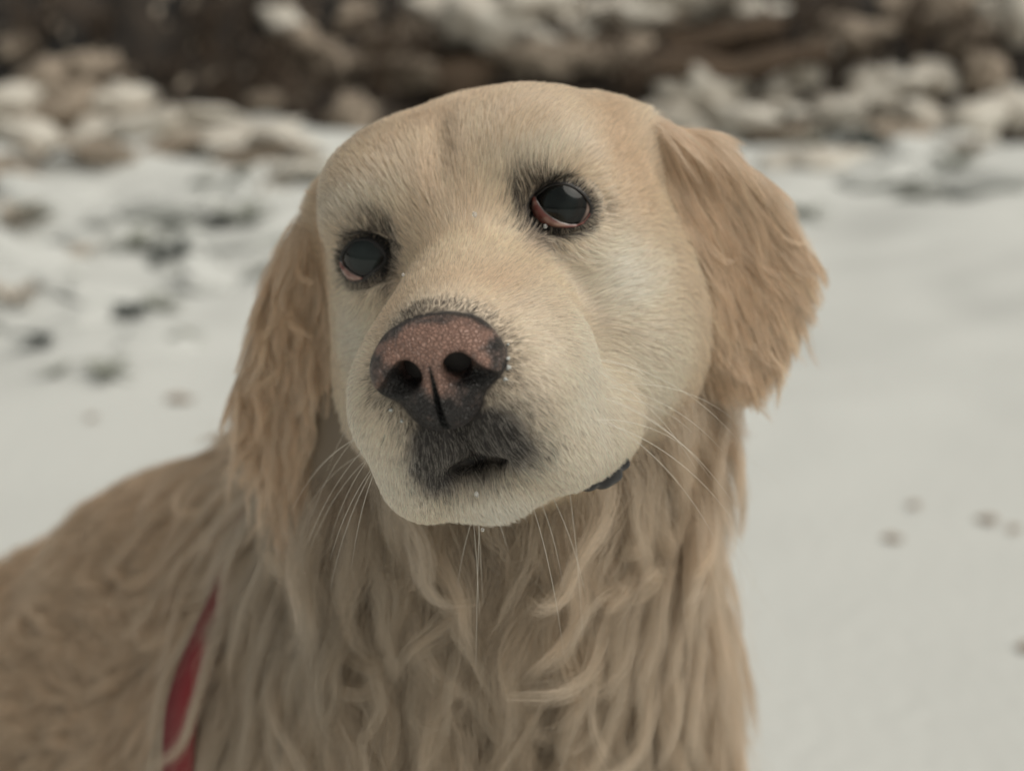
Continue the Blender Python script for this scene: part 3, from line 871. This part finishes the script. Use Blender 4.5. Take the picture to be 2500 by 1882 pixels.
    locks(2.2, int(34 * DENS), ear_len, 12, 0.36, 0.0055, 0.84, 'ear_lock', (TREG == 2) * vis, 0.35, 0.35, 0.24, lambda P, h: ear_colour(P) * 1.08, 0.08)
    locks(1.0, int(26 * DENS), lambda P, h: 1.3 + 1.2 * vnoise(P, 2.0, 75) + 1.4 * sstep(-5, 1, h[:, 2]), 10, 0.10, 0.0050, 0.80, 'ear_lock', (TREG == 1) * vis, 0.15, 0.15, 0.22, lambda P, h: ear_colour(P) * 1.1, 0.06)
    locks(5.0, int(16 * DENS), lambda P, h: 2.6 + 1.2 * vnoise(P, 5, 73), 6, 0.16, 0.011, 0.6, 'coat_fur', wb_ * (1 - nearb) * (0.25 + 0.75 * vis) * (0.35 + 0.65 * sstep(110, 80, TC[:, 1])), 0.35, 0.4, 0.32, chest_col, 0.12)

# ------------------------------------------------------------------ whiskers, lip, frost, harness
def ray(px, py):
    """direction through a point of the 2212 x 1665 layout grid the measurements were taken on"""
    return nrm(C2W @ np.array([(px - 1106) / 3072.0, -(py - 832.5) / 3072.0, 1.0]))
if True:
    roots = []
    for s_ in (-1, 1):
        for r in range(1, 4):
            for k in range(2, 6):
                roots.append((s_ * (1.5 + 0.45 * k + 0.1 * r), -6.9 + 0.95 * k, -5.0 - 0.62 * r + 0.1 * k))
    for s_ in (-1, 1):
        for k in range(4): roots.append((s_ * (1.0 + 0.2 * k), -5.0 + 0.8 * k, -9.2))
    R_ = h2w(np.array(roots) + rng.standard_normal((len(roots), 3)) * 0.15).astype(np.float32)
    for _ in range(6): R_ = R_ - sd_all(R_)[:, None] * sd_grad(R_) * 0.8
    R_ = R_.astype(float); Nw = sd_grad(R_.astype(np.float32)).astype(float)
    Lw = rng.uniform(3.0, 6.0, len(R_))
    pts = np.empty((len(R_), 13, 3)); p = R_.copy(); pts[:, 0] = p
    d = nrm(Nw * 0.9 + hvec(np.array([0, 0.25, -0.35])) + rng.standard_normal(Nw.shape) * 0.2)
    for k in range(12):
        d = nrm(d + DOWN * 0.075); p = p + d * (Lw / 12)[:, None]; pts[:, k + 1] = p
    fur_object('whiskers', pts, np.tile([0.85, 0.78, 0.66], (len(pts), 1)), 0.0085, tip=0.2, kind='stuff')

LIPM, nt, b = material('lip_skin')
b.inputs['Base Color'].default_value = (0.016, 0.015, 0.016, 1); b.inputs['Roughness'].default_value = 0.35
def sd_lip(h):
    d = sd_cap(h, (2.15, -2.7, -9.15), (3.05, -1.6, -9.25), 0.22, 0.40)
    d = smin(d, sd_cap(h, (3.05, -1.6, -9.25), (3.85, -0.5, -8.65), 0.40, 0.22), 0.2)
    for k, (x, y, z) in enumerate(((2.5, -2.3, -9.38), (2.9, -1.85, -9.5), (3.3, -1.4, -9.45), (3.6, -0.95, -9.2))):
        d = smin(d, sd_ell(h, (x, y, z), (0.28, 0.28, 0.2)), 0.2)
    return d.astype(np.float32)
LV, LF = surface_nets(sd_lip, (1.5, -3.6, -10.3), (4.7, 0.4, -7.9), 0.07)
dog_part('lip', h2w(LV), LF, LIPM, label='dark scalloped lip at the corner of the mouth')

SNOWM, nt, b = material('snow')
b.inputs['Base Color'].default_value = (0.63, 0.64, 0.62, 1); b.inputs['Roughness'].default_value = 0.75
tcn = N(nt, 'ShaderNodeTexCoord'); nz = N(nt, 'ShaderNodeTexNoise'); nz.inputs['Scale'].default_value = 35; nz.inputs['Detail'].default_value = 6
bp = N(nt, 'ShaderNodeBump'); bp.inputs['Strength'].default_value = 0.2; bp.inputs['Distance'].default_value = 0.02
nt.links.new(tcn.outputs['Object'], nz.inputs['Vector']); nt.links.new(nz.outputs['Fac'], bp.inputs['Height']); nt.links.new(bp.outputs[0], b.inputs['Normal'])

# melted drops and crumbs of frost caught in the coat
ICEM, nt, b = material('melt_water')
b.inputs['Base Color'].default_value = (0.9, 0.9, 0.88, 1); b.inputs['Roughness'].default_value = 0.05; b.inputs['IOR'].default_value = 1.33; b.inputs['Transmission Weight'].default_value = 0.7
import bmesh
def sd_face(h): return np.minimum(sd_head(h), sd_nose(h))
def bead(nm, pos, r, mat, jag=0.0, out=0.5):
    p = np.array([pos], np.float32)
    for _ in range(8): p = p - sd_face(p)[:, None] * sd_grad(p, 0.05, sd_face) * 0.8
    n = sd_grad(p, 0.05, sd_face)[0]
    bm = bmesh.new(); bmesh.ops.create_icosphere(bm, subdivisions=2, radius=1.0)
    Vb = np.array([v.co[:] for v in bm.verts]); Fb = np.array([[v.index for v in f.verts] for f in bm.faces]); bm.free()
    Vb = Vb * (1 + jag * (vnoise(Vb + pos[0] * 9, 0.5, 170) - 0.5))[:, None] * np.array([1, 0.8, 1.25 - 0.4 * (jag > 0)])
    dog_part(nm, h2w(p[0] + n * out * r + Vb * r), Fb, mat)
for pos, r, o_ in (((0.9, -1.6, 0.4), 0.085, 4.5), ((-0.4, -4.0, -2.0), 0.05, 6), ((2.35, 0.0, -1.05), 0.07, 4), ((-0.2, -6.7, -7.9), 0.075, 3.5), ((-0.5, -5.9, -8.9), 0.06, 5)):
    bead('water_drop', pos, r, ICEM, 0.0, o_)
for pos, r in (((2.05, -7.9, -3.9), 0.05), ((2.0, -7.9, -4.2), 0.07), ((1.85, -7.95, -4.5), 0.055), ((2.12, -7.7, -3.5), 0.04), ((-1.8, -7.9, -4.6), 0.06), ((-1.55, -8.0, -4.95), 0.05)):
    bead('frost_crumb', pos, r, SNOWM, 2.4, 0.6)

# harness strap round the shoulders
RED, nt, b = material('red_webbing')
b.inputs['Roughness'].default_value = 0.6
tcn = N(nt, 'ShaderNodeTexCoord'); wv = N(nt, 'ShaderNodeTexWave'); wv.inputs['Scale'].default_value = 300
cr = N(nt, 'ShaderNodeMix', data_type='RGBA'); cr.inputs[6].default_value = (0.21, 0.018, 0.022, 1); cr.inputs[7].default_value = (0.28, 0.028, 0.034, 1)
nt.links.new(tcn.outputs['Object'], wv.inputs['Vector']); nt.links.new(wv.outputs['Fac'], cr.inputs[0]); nt.links.new(cr.outputs[2], b.inputs['Base Color'])
pn = nrm(np.array([-0.86, 0.50, -0.10])); pc = np.array([-7.3, 69.5, 45.0])
pu = nrm(np.cross(pn, [0, 0, 1.0])); pv = np.cross(pu, pn)
if pv[2] < 0: pv = -pv
prof = [(-0.85, 0.0), (0.85, 0.0), (0.85, 0.25), (-0.85, 0.25)]
V = []; ns = 120
for j in range(ns):
    th = 2 * math.pi * j / ns
    dv = pu * math.cos(th) + pv * math.sin(th)
    lo_, hi_ = 0.0, 40.0
    for _ in range(26):
        mid = 0.5 * (lo_ + hi_)
        if sd_body((pc + dv * mid)[None].astype(np.float32))[0] < 0.35 + 1.35 * float(sstep(0.80, 0.30, dv[2])): lo_ = mid
        else: hi_ = mid
    g = sd_grad((pc + dv * lo_)[None].astype(np.float32), 0.4, sd_body)[0]
    for w, k in prof: V.append(pc + dv * lo_ + pn * w + g * k)
F = [(j * 4 + a, j * 4 + (a + 1) % 4, ((j + 1) % ns) * 4 + (a + 1) % 4, ((j + 1) % ns) * 4 + a) for j in range(ns) for a in range(4)]
strap = add('harness_strap', make_mesh('harness_strap', np.array(V) * CM, np.array(F), False), RED)
strap['label'] = 'red webbing harness strap around the shoulders of the retriever'; strap['category'] = 'harness'

# ------------------------------------------------------------------ the snowy ground and the bank behind
def ground_z(x, y):
    P = np.stack([x, y, 0 * x], -1)
    far = sstep(1.6, 4.0, y)
    z = 0.030 * (vnoise(P, 0.55, 101) - 0.5) + 0.012 * (vnoise(P, 0.14, 102) - 0.5)
    z = z + sstep(5.0, 6.9, y) * (0.30 * vnoise(P, 0.45, 105) - 0.05)
    z = z + far * (0.10 * (vnoise(P, 0.5, 103) - 0.5) + 0.05 * (vnoise(P, 0.2, 104) - 0.5))
    return z
def sheet(name, xs, ys, zf, mat, **kw):
    X, Y = np.meshgrid(xs, ys, indexing='ij')
    Z = zf(X, Y)
    V = np.stack([X, Y, Z], -1).reshape(-1, 3); n, m = len(xs), len(ys)
    I = np.arange(n * m).reshape(n, m)
    F = np.stack([I[:-1, :-1], I[1:, :-1], I[1:, 1:], I[:-1, 1:]], -1).reshape(-1, 4)
    return add(name, make_mesh(name, V, F), mat, **kw)
def spread(lo, hi, a, b, step, k):
    mid = np.arange(a, b, step)
    left = a - np.cumsum(step * 1.25 ** np.arange(1, k)); right = b + np.cumsum(step * 1.25 ** np.arange(1, k))
    return np.concatenate([left[left > lo][::-1], mid, right[right < hi]])
sheet('snow_ground', spread(-90, 90, -3.5, 3.5, 0.05, 40), spread(-60, 120, -0.5, 8.0, 0.05, 40), ground_z, SNOWM, kind='structure')
BANKM, nt, b = material('leaf_mould')
tcn = N(nt, 'ShaderNodeTexCoord'); nz = N(nt, 'ShaderNodeTexNoise'); nz.inputs['Scale'].default_value = 3.2; nz.inputs['Detail'].default_value = 5
rm = N(nt, 'ShaderNodeValToRGB')
rm.color_ramp.elements[0].position = 0.42; rm.color_ramp.elements[0].color = (0.008, 0.008, 0.008, 1)
rm.color_ramp.elements[1].position = 0.75; rm.color_ramp.elements[1].color = (0.085, 0.062, 0.045, 1)
nt.links.new(tcn.outputs['Object'], nz.inputs['Vector']); nt.links.new(nz.outputs['Fac'], rm.inputs[0]); nt.links.new(rm.outputs[0], b.inputs['Base Color'])
b.inputs['Roughness'].default_value = 0.9
def bank_z(x, y):
    P = np.stack([x, y, 0 * x], -1)
    y0 = 6.35 + 0.35 * (vnoise(P * np.array([1, 0, 0]), 1.1, 111) - 0.5)
    z = -0.12 + 1.5 * sstep(-0.1, 2.2, y - y0) * 1.25
    return z + sstep(0, 0.5, y - y0) * (0.55 * (vnoise(P, 0.5, 112) - 0.5) + 0.20 * (vnoise(P, 0.17, 113) - 0.5))
sheet('bank', np.arange(-7, 7.01, 0.06), np.concatenate([np.arange(6.0, 9.0, 0.06), np.arange(9.2, 26, 0.8)]), bank_z, BANKM, kind='structure')
def hit(px, py):
    """where a line of sight meets the bank or the ground"""
    d = ray(px, py); t = np.arange(2.0, 14, 0.01)
    Q = np.array([0, 0, CAM_H]) + t[:, None] * d
    zz = np.maximum(ground_z(Q[:, 0], Q[:, 1]), np.where(Q[:, 1] > 6.0, bank_z(Q[:, 0], Q[:, 1]), -9))
    i = np.argmax(Q[:, 2] < zz)
    return Q[i], t[i] * (C2W[:, 2] @ d)

DIMSNOW, nt, b = material('dimmed_bank_snow')  # warm bank snow, its colour dimmed for the weaker sky light there
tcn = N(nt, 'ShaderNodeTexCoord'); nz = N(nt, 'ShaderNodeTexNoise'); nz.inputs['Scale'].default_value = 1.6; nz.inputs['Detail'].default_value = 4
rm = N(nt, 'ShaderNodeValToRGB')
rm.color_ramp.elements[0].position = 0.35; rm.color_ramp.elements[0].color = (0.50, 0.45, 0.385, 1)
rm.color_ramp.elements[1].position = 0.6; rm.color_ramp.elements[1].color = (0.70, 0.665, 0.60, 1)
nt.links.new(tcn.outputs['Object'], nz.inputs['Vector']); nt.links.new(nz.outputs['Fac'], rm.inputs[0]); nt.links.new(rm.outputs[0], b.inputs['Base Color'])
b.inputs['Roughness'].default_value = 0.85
def ico(sub):
    import bmesh
    bm = bmesh.new(); bmesh.ops.create_icosphere(bm, subdivisions=sub, radius=1.0)
    V = np.array([v.co[:] for v in bm.verts]); F = np.array([[v.index for v in f.verts] for f in bm.faces]); bm.free()
    return V, F
IV, IF = ico(3)
DUSTM, nt, b = material('frosted_dry_leaf')
tcn = N(nt, 'ShaderNodeTexCoord'); nz = N(nt, 'ShaderNodeTexNoise'); nz.inputs['Scale'].default_value = 30; nz.inputs['Detail'].default_value = 5
rm = N(nt, 'ShaderNodeValToRGB')
rm.color_ramp.elements[0].position = 0.40; rm.color_ramp.elements[0].color = (0.16, 0.115, 0.08, 1)
rm.color_ramp.elements[1].position = 0.62; rm.color_ramp.elements[1].color = (0.50, 0.43, 0.35, 1)
nt.links.new(tcn.outputs['Object'], nz.inputs['Vector']); nt.links.new(nz.outputs['Fac'], rm.inputs[0]); nt.links.new(rm.outputs[0], b.inputs['Base Color'])
b.inputs['Roughness'].default_value = 0.85
lumps = []
for k in range(7):
    n = vnoise(IV + k * 7.7, 0.6, 120 + k) - 0.5; n2 = vnoise(IV + k * 3.1, 0.28, 130 + k) - 0.5
    lumps.append(make_mesh('snow_clump', IV * (1 + 1.3 * n + 0.6 * n2)[:, None] * np.array([1, 0.9, 0.75]), IF))
    lumps[-1].materials.append(DIMSNOW if k < 4 else SNOWM)
dusts = []
for k in range(5):
    n = vnoise(IV + k * 5.7, 0.55, 140 + k) - 0.5; n2 = vnoise(IV + k * 2.1, 0.22, 150 + k) - 0.5
    dusts.append(make_mesh('frosted_leaf_clump', IV * (1 + 1.4 * n + 0.9 * n2)[:, None] * np.array([1, 0.8, 0.9]), IF))
    dusts[-1].materials.append(DUSTM)
def lump(px, py, w, hgt, dusty=False, i=0):
    p, dist = hit(px, py)
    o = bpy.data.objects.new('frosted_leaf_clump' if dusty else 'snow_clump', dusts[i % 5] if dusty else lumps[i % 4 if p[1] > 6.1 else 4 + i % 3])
    col.objects.link(o)
    sc = dist / 3072.0
    w *= 1.3; hgt *= 1.15
    o.location = p; o.scale = (w * sc, 0.8 * max(w, hgt) * sc, hgt * sc); o.rotation_euler = (random.uniform(-0.3, 0.3), random.uniform(-0.4, 0.4), random.uniform(-0.6, 0.6))
    bank_ = p[1] > 6.1
    size = 'small' if w * hgt < 1300 else ('broad' if w > 1.7 * hgt else 'rounded')
    if dusty:
        o['label'] = size + ' frosted clump of dry beige leaves on the dark bank'; o['group'] = size + ' frosted leaf clumps'; o['category'] = 'leaf clump'
    else:
        o['label'] = size + (' lump of snow lying on the dark earth bank' if bank_ else ' mound of snow on the ground before the bank')
        o['group'] = size + (' snow lumps on the bank' if bank_ else ' snow mounds on the ground'); o['category'] = 'snow lump'
# across and up the bank: horizontal position, vertical position, half width, half height, 1 = frosted leaves
CL = [(270, 220, 46, 50, 0), (390, 265, 90, 40, 0), (505, 300, 75, 30, 0), (310, 290, 60, 40, 0), (615, 50, 38, 40, 0), (770, 36, 34, 30, 1), (955, 15, 55, 50, 0), (1050, 75, 110, 60, 0), (1130, 20, 80, 55, 0), (1000, 40, 80, 50, 0),
      (1330, 25, 90, 45, 0), (1450, 15, 110, 50, 0), (1390, 50, 60, 30, 1), (1600, 40, 70, 42, 0), (1230, 50, 50, 40, 0), (1510, 205, 60, 66, 0), (1690, 190, 50, 42, 0), (1755, 140, 40, 56, 0), (1585, 255, 90, 46, 0), (2180, 45, 50, 75, 0), (2040, 15, 50, 40, 1),
      (1910, 185, 62, 54, 0), (2030, 180, 62, 54, 0), (2090, 280, 50, 60, 0), (1990, 265, 75, 46, 0), (1840, 235, 70, 50, 0), (60, 300, 80, 55, 0), (30, 240, 55, 50, 0), (2190, 240, 60, 60, 0), (170, 305, 75, 40, 0), (1470, 265, 55, 45, 0), (450, 310, 120, 30, 0), (640, 315, 70, 24, 0), (1760, 270, 70, 40, 0), (1680, 250, 60, 40, 0),
      (100, 185, 56, 46, 1), (205, 150, 46, 34, 1), (50, 120, 36, 36, 1), (150, 240, 60, 40, 1), (665, 108, 42, 40, 1), (732, 150, 42, 34, 1), (700, 130, 30, 30, 1), (880, 85, 65, 34, 1), (760, 262, 38, 42, 1), (880, 160, 80, 28, 1), (1830, 75, 60, 32, 1), (1940, 40, 38, 54, 1), (2120, 160, 46, 40, 1), (1170, 130, 70, 32, 1), (590, 235, 36, 30, 1), (2080, 90, 36, 32, 1), (1320, 120, 70, 30, 1), (350, 330, 60, 24, 1), (230, 340, 50, 26, 1), (1700, 300, 60, 30, 1), (1930, 300, 60, 30, 1), (540, 345, 60, 20, 1), (20, 380, 70, 30, 1)]
for i, (px, py, w, hg, du) in enumerate(CL): lump(px, py, w, hg, bool(du), i)
for i, (px, py, w, hg, du) in enumerate([(120, 430, 100, 30, 0), (620, 370, 80, 26, 0), (330, 470, 90, 30, 0), (80, 560, 100, 30, 0), (480, 620, 80, 26, 0), (2100, 400, 90, 30, 0), (1880, 390, 80, 30, 0), (2000, 355, 70, 32, 0), (560, 430, 70, 26, 0), (230, 640, 90, 26, 0), (60, 690, 80, 22, 0), (1760, 350, 70, 30, 0), (420, 415, 80, 26, 0), (240, 520, 80, 28, 0), (520, 530, 70, 26, 0), (150, 700, 60, 22, 0), (330, 760, 70, 20, 0)]):
    lump(px, py, w, hg, bool(du), i)

# fallen log
BARK, nt, b = material('brown_bark')
tcn = N(nt, 'ShaderNodeTexCoord'); nz = N(nt, 'ShaderNodeTexNoise'); nz.inputs['Scale'].default_value = 18; nz.inputs['Detail'].default_value = 8
rm = N(nt, 'ShaderNodeValToRGB'); rm.color_ramp.elements[0].color = (0.03, 0.022, 0.016, 1); rm.color_ramp.elements[1].color = (0.17, 0.115, 0.075, 1)
nt.links.new(tcn.outputs['Object'], nz.inputs['Vector']); nt.links.new(nz.outputs['Fac'], rm.inputs[0]); nt.links.new(rm.outputs[0], b.inputs['Base Color'])
b.inputs['Roughness'].default_value = 0.9
def tube(path, rad, ns=8):
    path = np.array(path, float); n = len(path); rad = np.asarray(rad, float) * np.ones(n)
    tg = nrm(np.gradient(path, axis=0)); ref = np.array([0.13, 0.91, 0.4])
    a = nrm(np.cross(tg, ref)); b_ = np.cross(tg, a)
    th = np.linspace(0, 2 * math.pi, ns, endpoint=False)
    V = (path[:, None] + (a[:, None] * np.cos(th)[None, :, None] + b_[:, None] * np.sin(th)[None, :, None]) * rad[:, None, None]).reshape(-1, 3)
    F = [(i * ns + j, i * ns + (j + 1) % ns, (i + 1) * ns + (j + 1) % ns, (i + 1) * ns + j) for i in range(n - 1) for j in range(ns)]
    return V, np.array(F)
def log(p0, p1, r, label):
    a, _ = hit(*p0); b_, _ = hit(*p1)
    t = np.linspace(0, 1, 24)[:, None]
    pa = a + (b_ - a) * t + np.array([0, -0.06, 0.02]); pa[:, 2] += 0.02 * np.sin(t[:, 0] * 9)
    rr = r * (1 - 0.35 * t[:, 0]) * (1 + 0.10 * np.sin(t[:, 0] * 21)); rr[[0, -1]] *= 0.05
    V, F = tube(pa, rr, 12)
    V = V + (vnoise(V, 0.06, 160)[:, None] - 0.5) * 0.03
    o = add('fallen_branch', make_mesh('fallen_branch', V, F), BARK); o['label'] = label; o['category'] = 'branch'
log((930, 200), (1700, 75), 0.11, 'thick brown fallen branch lying across the bank')
log((1340, 165), (1800, 130), 0.075, 'thinner brown branch against the bank beside the thick one')

# leafless shrubs on the bank: stems, twigs and a scatter of withered leaves
LEAFM, nt, b = material('withered_leaf')
oi = N(nt, 'ShaderNodeObjectInfo'); tcn = N(nt, 'ShaderNodeTexCoord'); nz = N(nt, 'ShaderNodeTexNoise'); nz.inputs['Scale'].default_value = 2.5
rm = N(nt, 'ShaderNodeValToRGB'); rm.color_ramp.elements[0].color = (0.015, 0.012, 0.010, 1); rm.color_ramp.elements[1].color = (0.13, 0.092, 0.065, 1)
nt.links.new(tcn.outputs['Object'], nz.inputs['Vector']); nt.links.new(nz.outputs['Fac'], rm.inputs[0]); nt.links.new(rm.outputs[0], b.inputs['Base Color'])
b.inputs['Roughness'].default_value = 0.8
def leaf_cloud(centres, size, rnd):
    V, F = [], []
    for c in centres:
        n = nrm(rnd.standard_normal(3)); t = nrm(np.cross(n, rnd.standard_normal(3))); b_ = np.cross(n, t); s_ = size * rnd.uniform(0.6, 1.3)
        k = len(V)
        V += [c - t * s_, c + b_ * s_ * 0.42 + n * s_ * 0.15, c + t * s_, c - b_ * s_ * 0.42 + n * s_ * 0.15]
        F.append((k, k + 1, k + 2, k + 3))
    return np.array(V), np.array(F)
def make_shrub(seed):
    rnd = np.random.default_rng(seed)
    root = bpy.data.objects.new('leafless_shrub', None); col.objects.link(root)
    tips = []
    for k in range(7):
        th = rnd.uniform(0, 6.28); hgt = rnd.uniform(0.35, 0.7); lean = rnd.uniform(0.1, 0.45)
        t = np.linspace(0, 1, 9)
        path = np.stack([np.cos(th) * lean * t ** 1.3, np.sin(th) * lean * t ** 1.3, hgt * t], -1) + np.cumsum(rnd.standard_normal((9, 3)) * 0.018, 0)
        V, F = tube(path, 0.011 * (1 - 0.8 * t), 6)
        st = add('stem', make_mesh('stem', V, F), BARK, root)
        Vt, Ft = [], []
        for q in range(7):
            i = rnd.integers(3, 8); d = nrm(rnd.standard_normal(3) + np.array([0, 0, 0.6])); l = rnd.uniform(0.08, 0.22)
            tw = path[i] + np.linspace(0, 1, 5)[:, None] * d * l + np.cumsum(rnd.standard_normal((5, 3)) * 0.008, 0)
            v, f = tube(tw, 0.004 * np.linspace(1, 0.3, 5), 4)
            Ft.append(f + sum(len(x) for x in Vt)); Vt.append(v); tips += [tw[-1], tw[2], tw[3]]
        add('twigs', make_mesh('twigs', np.concatenate(Vt), np.concatenate(Ft)), BARK, st, kind='stuff')
    tips = np.array(tips)
    V, F = leaf_cloud(tips[rnd.integers(0, len(tips), 170)] + rnd.standard_normal((170, 3)) * 0.03, 0.030, rnd)
    add('withered_foliage', make_mesh('withered_foliage', V, F, False), LEAFM, root, kind='stuff')
    return root
def copy_tree(o, parent=None):
    c = o.copy(); col.objects.link(c); c.parent = parent
    for ch in list(o.children): copy_tree(ch, c)
    return c
protos = [make_shrub(k) for k in range(3)]
spots = [(70, 130), (200, 95), (330, 180), (450, 120), (560, 190), (650, 230), (820, 210), (900, 150), (1360, 190), (1560, 120), (1760, 100), (1860, 150), (1980, 120), (2110, 130), (1240, 160), (490, 230)]
for i, (px, py) in enumerate(spots):
    o = protos[i] if i < 3 else copy_tree(protos[i % 3])
    p, _ = hit(px, py)
    o.location = p - np.array([0, 0, 0.05]); o.rotation_euler = (0, 0, i * 1.9); s_ = random.uniform(0.45, 0.8); o.scale = (s_, s_, s_)
    o['label'] = 'leafless brown shrub with withered leaves on the dark bank'; o['category'] = 'shrub'; o['group'] = 'leafless shrubs on the bank'
cen = []
rl = np.random.default_rng(5)
xs_ = rl.uniform(-4.5, 4.5, 3600); ys_ = rl.uniform(6.3, 8.4, 3600)
cen = np.stack([xs_, ys_, bank_z(xs_, ys_) + 0.01], -1)
V, F = leaf_cloud(cen, 0.035, rl)
V2, F2 = leaf_cloud(np.stack([rl.uniform(-4.5, 4.5, 900), rl.uniform(6.2, 8.2, 900), np.zeros(900)], -1), 0.04, rl)
V2[:, 2] += bank_z(V2[:, 0], V2[:, 1]) + 0.012
add('frosted_litter', make_mesh('frosted_litter', V2, F2, False), DUSTM, kind='stuff', label='frost covered pale leaves scattered over the bank', category='leaf litter')
add('leaf_litter', make_mesh('leaf_litter', V, F, False), LEAFM, kind='stuff', label='withered brown leaf litter scattered over the bank', category='leaf litter')

# low plants poking through the snow
GREENM, nt, b = material('dark_evergreen_leaf')
b.inputs['Base Color'].default_value = (0.035, 0.048, 0.042, 1); b.inputs['Roughness'].default_value = 0.5
SAGEM, nt, b = material('frosted_sage_leaf')
b.inputs['Base Color'].default_value = (0.30, 0.31, 0.27, 1); b.inputs['Roughness'].default_value = 0.7
STRAWM, nt, b = material('dry_straw')
b.inputs['Base Color'].default_value = (0.50, 0.44, 0.37, 1); b.inputs['Roughness'].default_value = 0.8
def make_tuft(name, seed, nl, wid, rise, mat):
    rnd = np.random.default_rng(seed); root = bpy.data.objects.new(name, None); col.objects.link(root)
    for k in range(nl):
        th = rnd.uniform(0, 6.28); l = rnd.uniform(0.5, 1.2); up = rnd.uniform(0.4, 1.0) * rise; w = rnd.uniform(0.8, 1.3) * wid
        t = np.linspace(0, 1, 6)
        ax = np.stack([np.cos(th) * l * t, np.sin(th) * l * t, up * np.sin(t * 2.2)], -1); sd_ = np.array([-math.sin(th), math.cos(th), 0])
        ww = w * np.sin(np.clip(t * 0.93 + 0.07, 0, 1) * math.pi) ** 0.7
        V = np.concatenate([ax + sd_ * ww[:, None], ax + np.array([0, 0, -0.05]), ax - sd_ * ww[:, None]])
        F = [(i, i + 1, 7 + i, 6 + i) for i in range(5)] + [(6 + i, 7 + i, 13 + i, 12 + i) for i in range(5)]
        add('leaf', make_mesh('leaf', V, np.array(F)), mat, root)
    return root
KINDS_T = {'evergreen_tuft': (GREENM, 14, 0.19, 0.75, 'dark evergreen tuft poking up through the snow', 'dark evergreen tufts in the snow'),
           'sage_tuft': (SAGEM, 9, 0.20, 0.6, 'frosted grey green tuft of leaves half buried in snow', 'grey green tufts in the snow'),
           'straw_tuft': (STRAWM, 12, 0.10, 0.7, 'dry straw coloured grass tuft half buried in snow', 'straw coloured tufts in the snow')}
TS = {'evergreen_tuft': [(385, 560, 60), (470, 485, 44), (290, 688, 50), (95, 745, 46), (1705, 280, 55), (1875, 320, 60), (1800, 300, 34), (330, 575, 30), (195, 345, 55), (440, 340, 44)],
      'sage_tuft': [(300, 540, 70), (430, 590, 60), (250, 500, 60), (400, 735, 46), (235, 815, 60), (340, 668, 50), (520, 480, 70), (560, 590, 40), (1960, 340, 60), (1760, 320, 60), (1990, 430, 50), (1740, 470, 60), (130, 620, 50), (60, 470, 60), (2060, 360, 50), (480, 400, 70), (120, 810, 40)],
      'straw_tuft': [(30, 660, 90), (180, 560, 60), (20, 490, 80), (570, 425, 60), (90, 350, 80), (240, 350, 60), (2100, 330, 60), (1920, 290, 60), (530, 350, 70)]}
for nm, spots_ in TS.items():
    mt_, nl, wd, rs, lb, gp = KINDS_T[nm]
    tp = [make_tuft(nm, k + len(nm), nl, wd, rs, mt_) for k in range(2)]
    for i, (px, py, w) in enumerate(spots_):
        o = tp[i] if i < 2 else copy_tree(tp[i % 2])
        p, dist = hit(px, py)
        s_ = w * dist / 3072.0 * 1.15
        o.location = p; o.scale = (s_, s_, s_ * 0.8); o.rotation_euler = (0, 0, i * 2.3)
        o['label'] = lb; o['category'] = 'plant'; o['group'] = gp

# a few brown leaves half sunk in the snow
def make_leaf():
    t = np.linspace(0, 1, 9); ww = 0.35 * np.sin(np.clip(t * 0.9 + 0.1, 0, 1) * math.pi) ** 0.8
    V = np.concatenate([np.stack([t - 0.5, ww, 0.10 * np.sin(t * 5) + 0.08], -1), np.stack([t - 0.5, 0 * t, 0.10 * np.sin(t * 5)], -1), np.stack([t - 0.5, -ww, 0.10 * np.sin(t * 5) + 0.08], -1)])
    F = [(i, i + 1, 10 + i, 9 + i) for i in range(8)] + [(9 + i, 10 + i, 19 + i, 18 + i) for i in range(8)]
    me = make_mesh('fallen_leaf', V, np.array(F)); me.materials.append(FLM)
    return me
FLM, nt, b = material('sunken_brown_leaf')
b.inputs['Base Color'].default_value = (0.33, 0.25, 0.19, 1); b.inputs['Roughness'].default_value = 0.8
lm = make_leaf()
for i, (px, py, w) in enumerate([(1930, 1170, 46), (1975, 1095, 40), (2130, 1130, 50), (2190, 1150, 36), (2195, 1640, 50), (390, 866, 60), (200, 905, 36)]):
    p, dist = hit(px, py)
    o = bpy.data.objects.new('fallen_leaf', lm); col.objects.link(o)
    s_ = w * dist / 3072.0; o.scale = (s_, s_, s_ * 0.6); o.location = (p[0], p[1], ground_z(p[:1], p[1:2])[0] + 0.004); o.rotation_euler = (0, 0, i * 1.3)
    o['label'] = 'pale brown leaf lying on the open snow'; o['category'] = 'leaf'; o['group'] = 'fallen leaves on the snow'
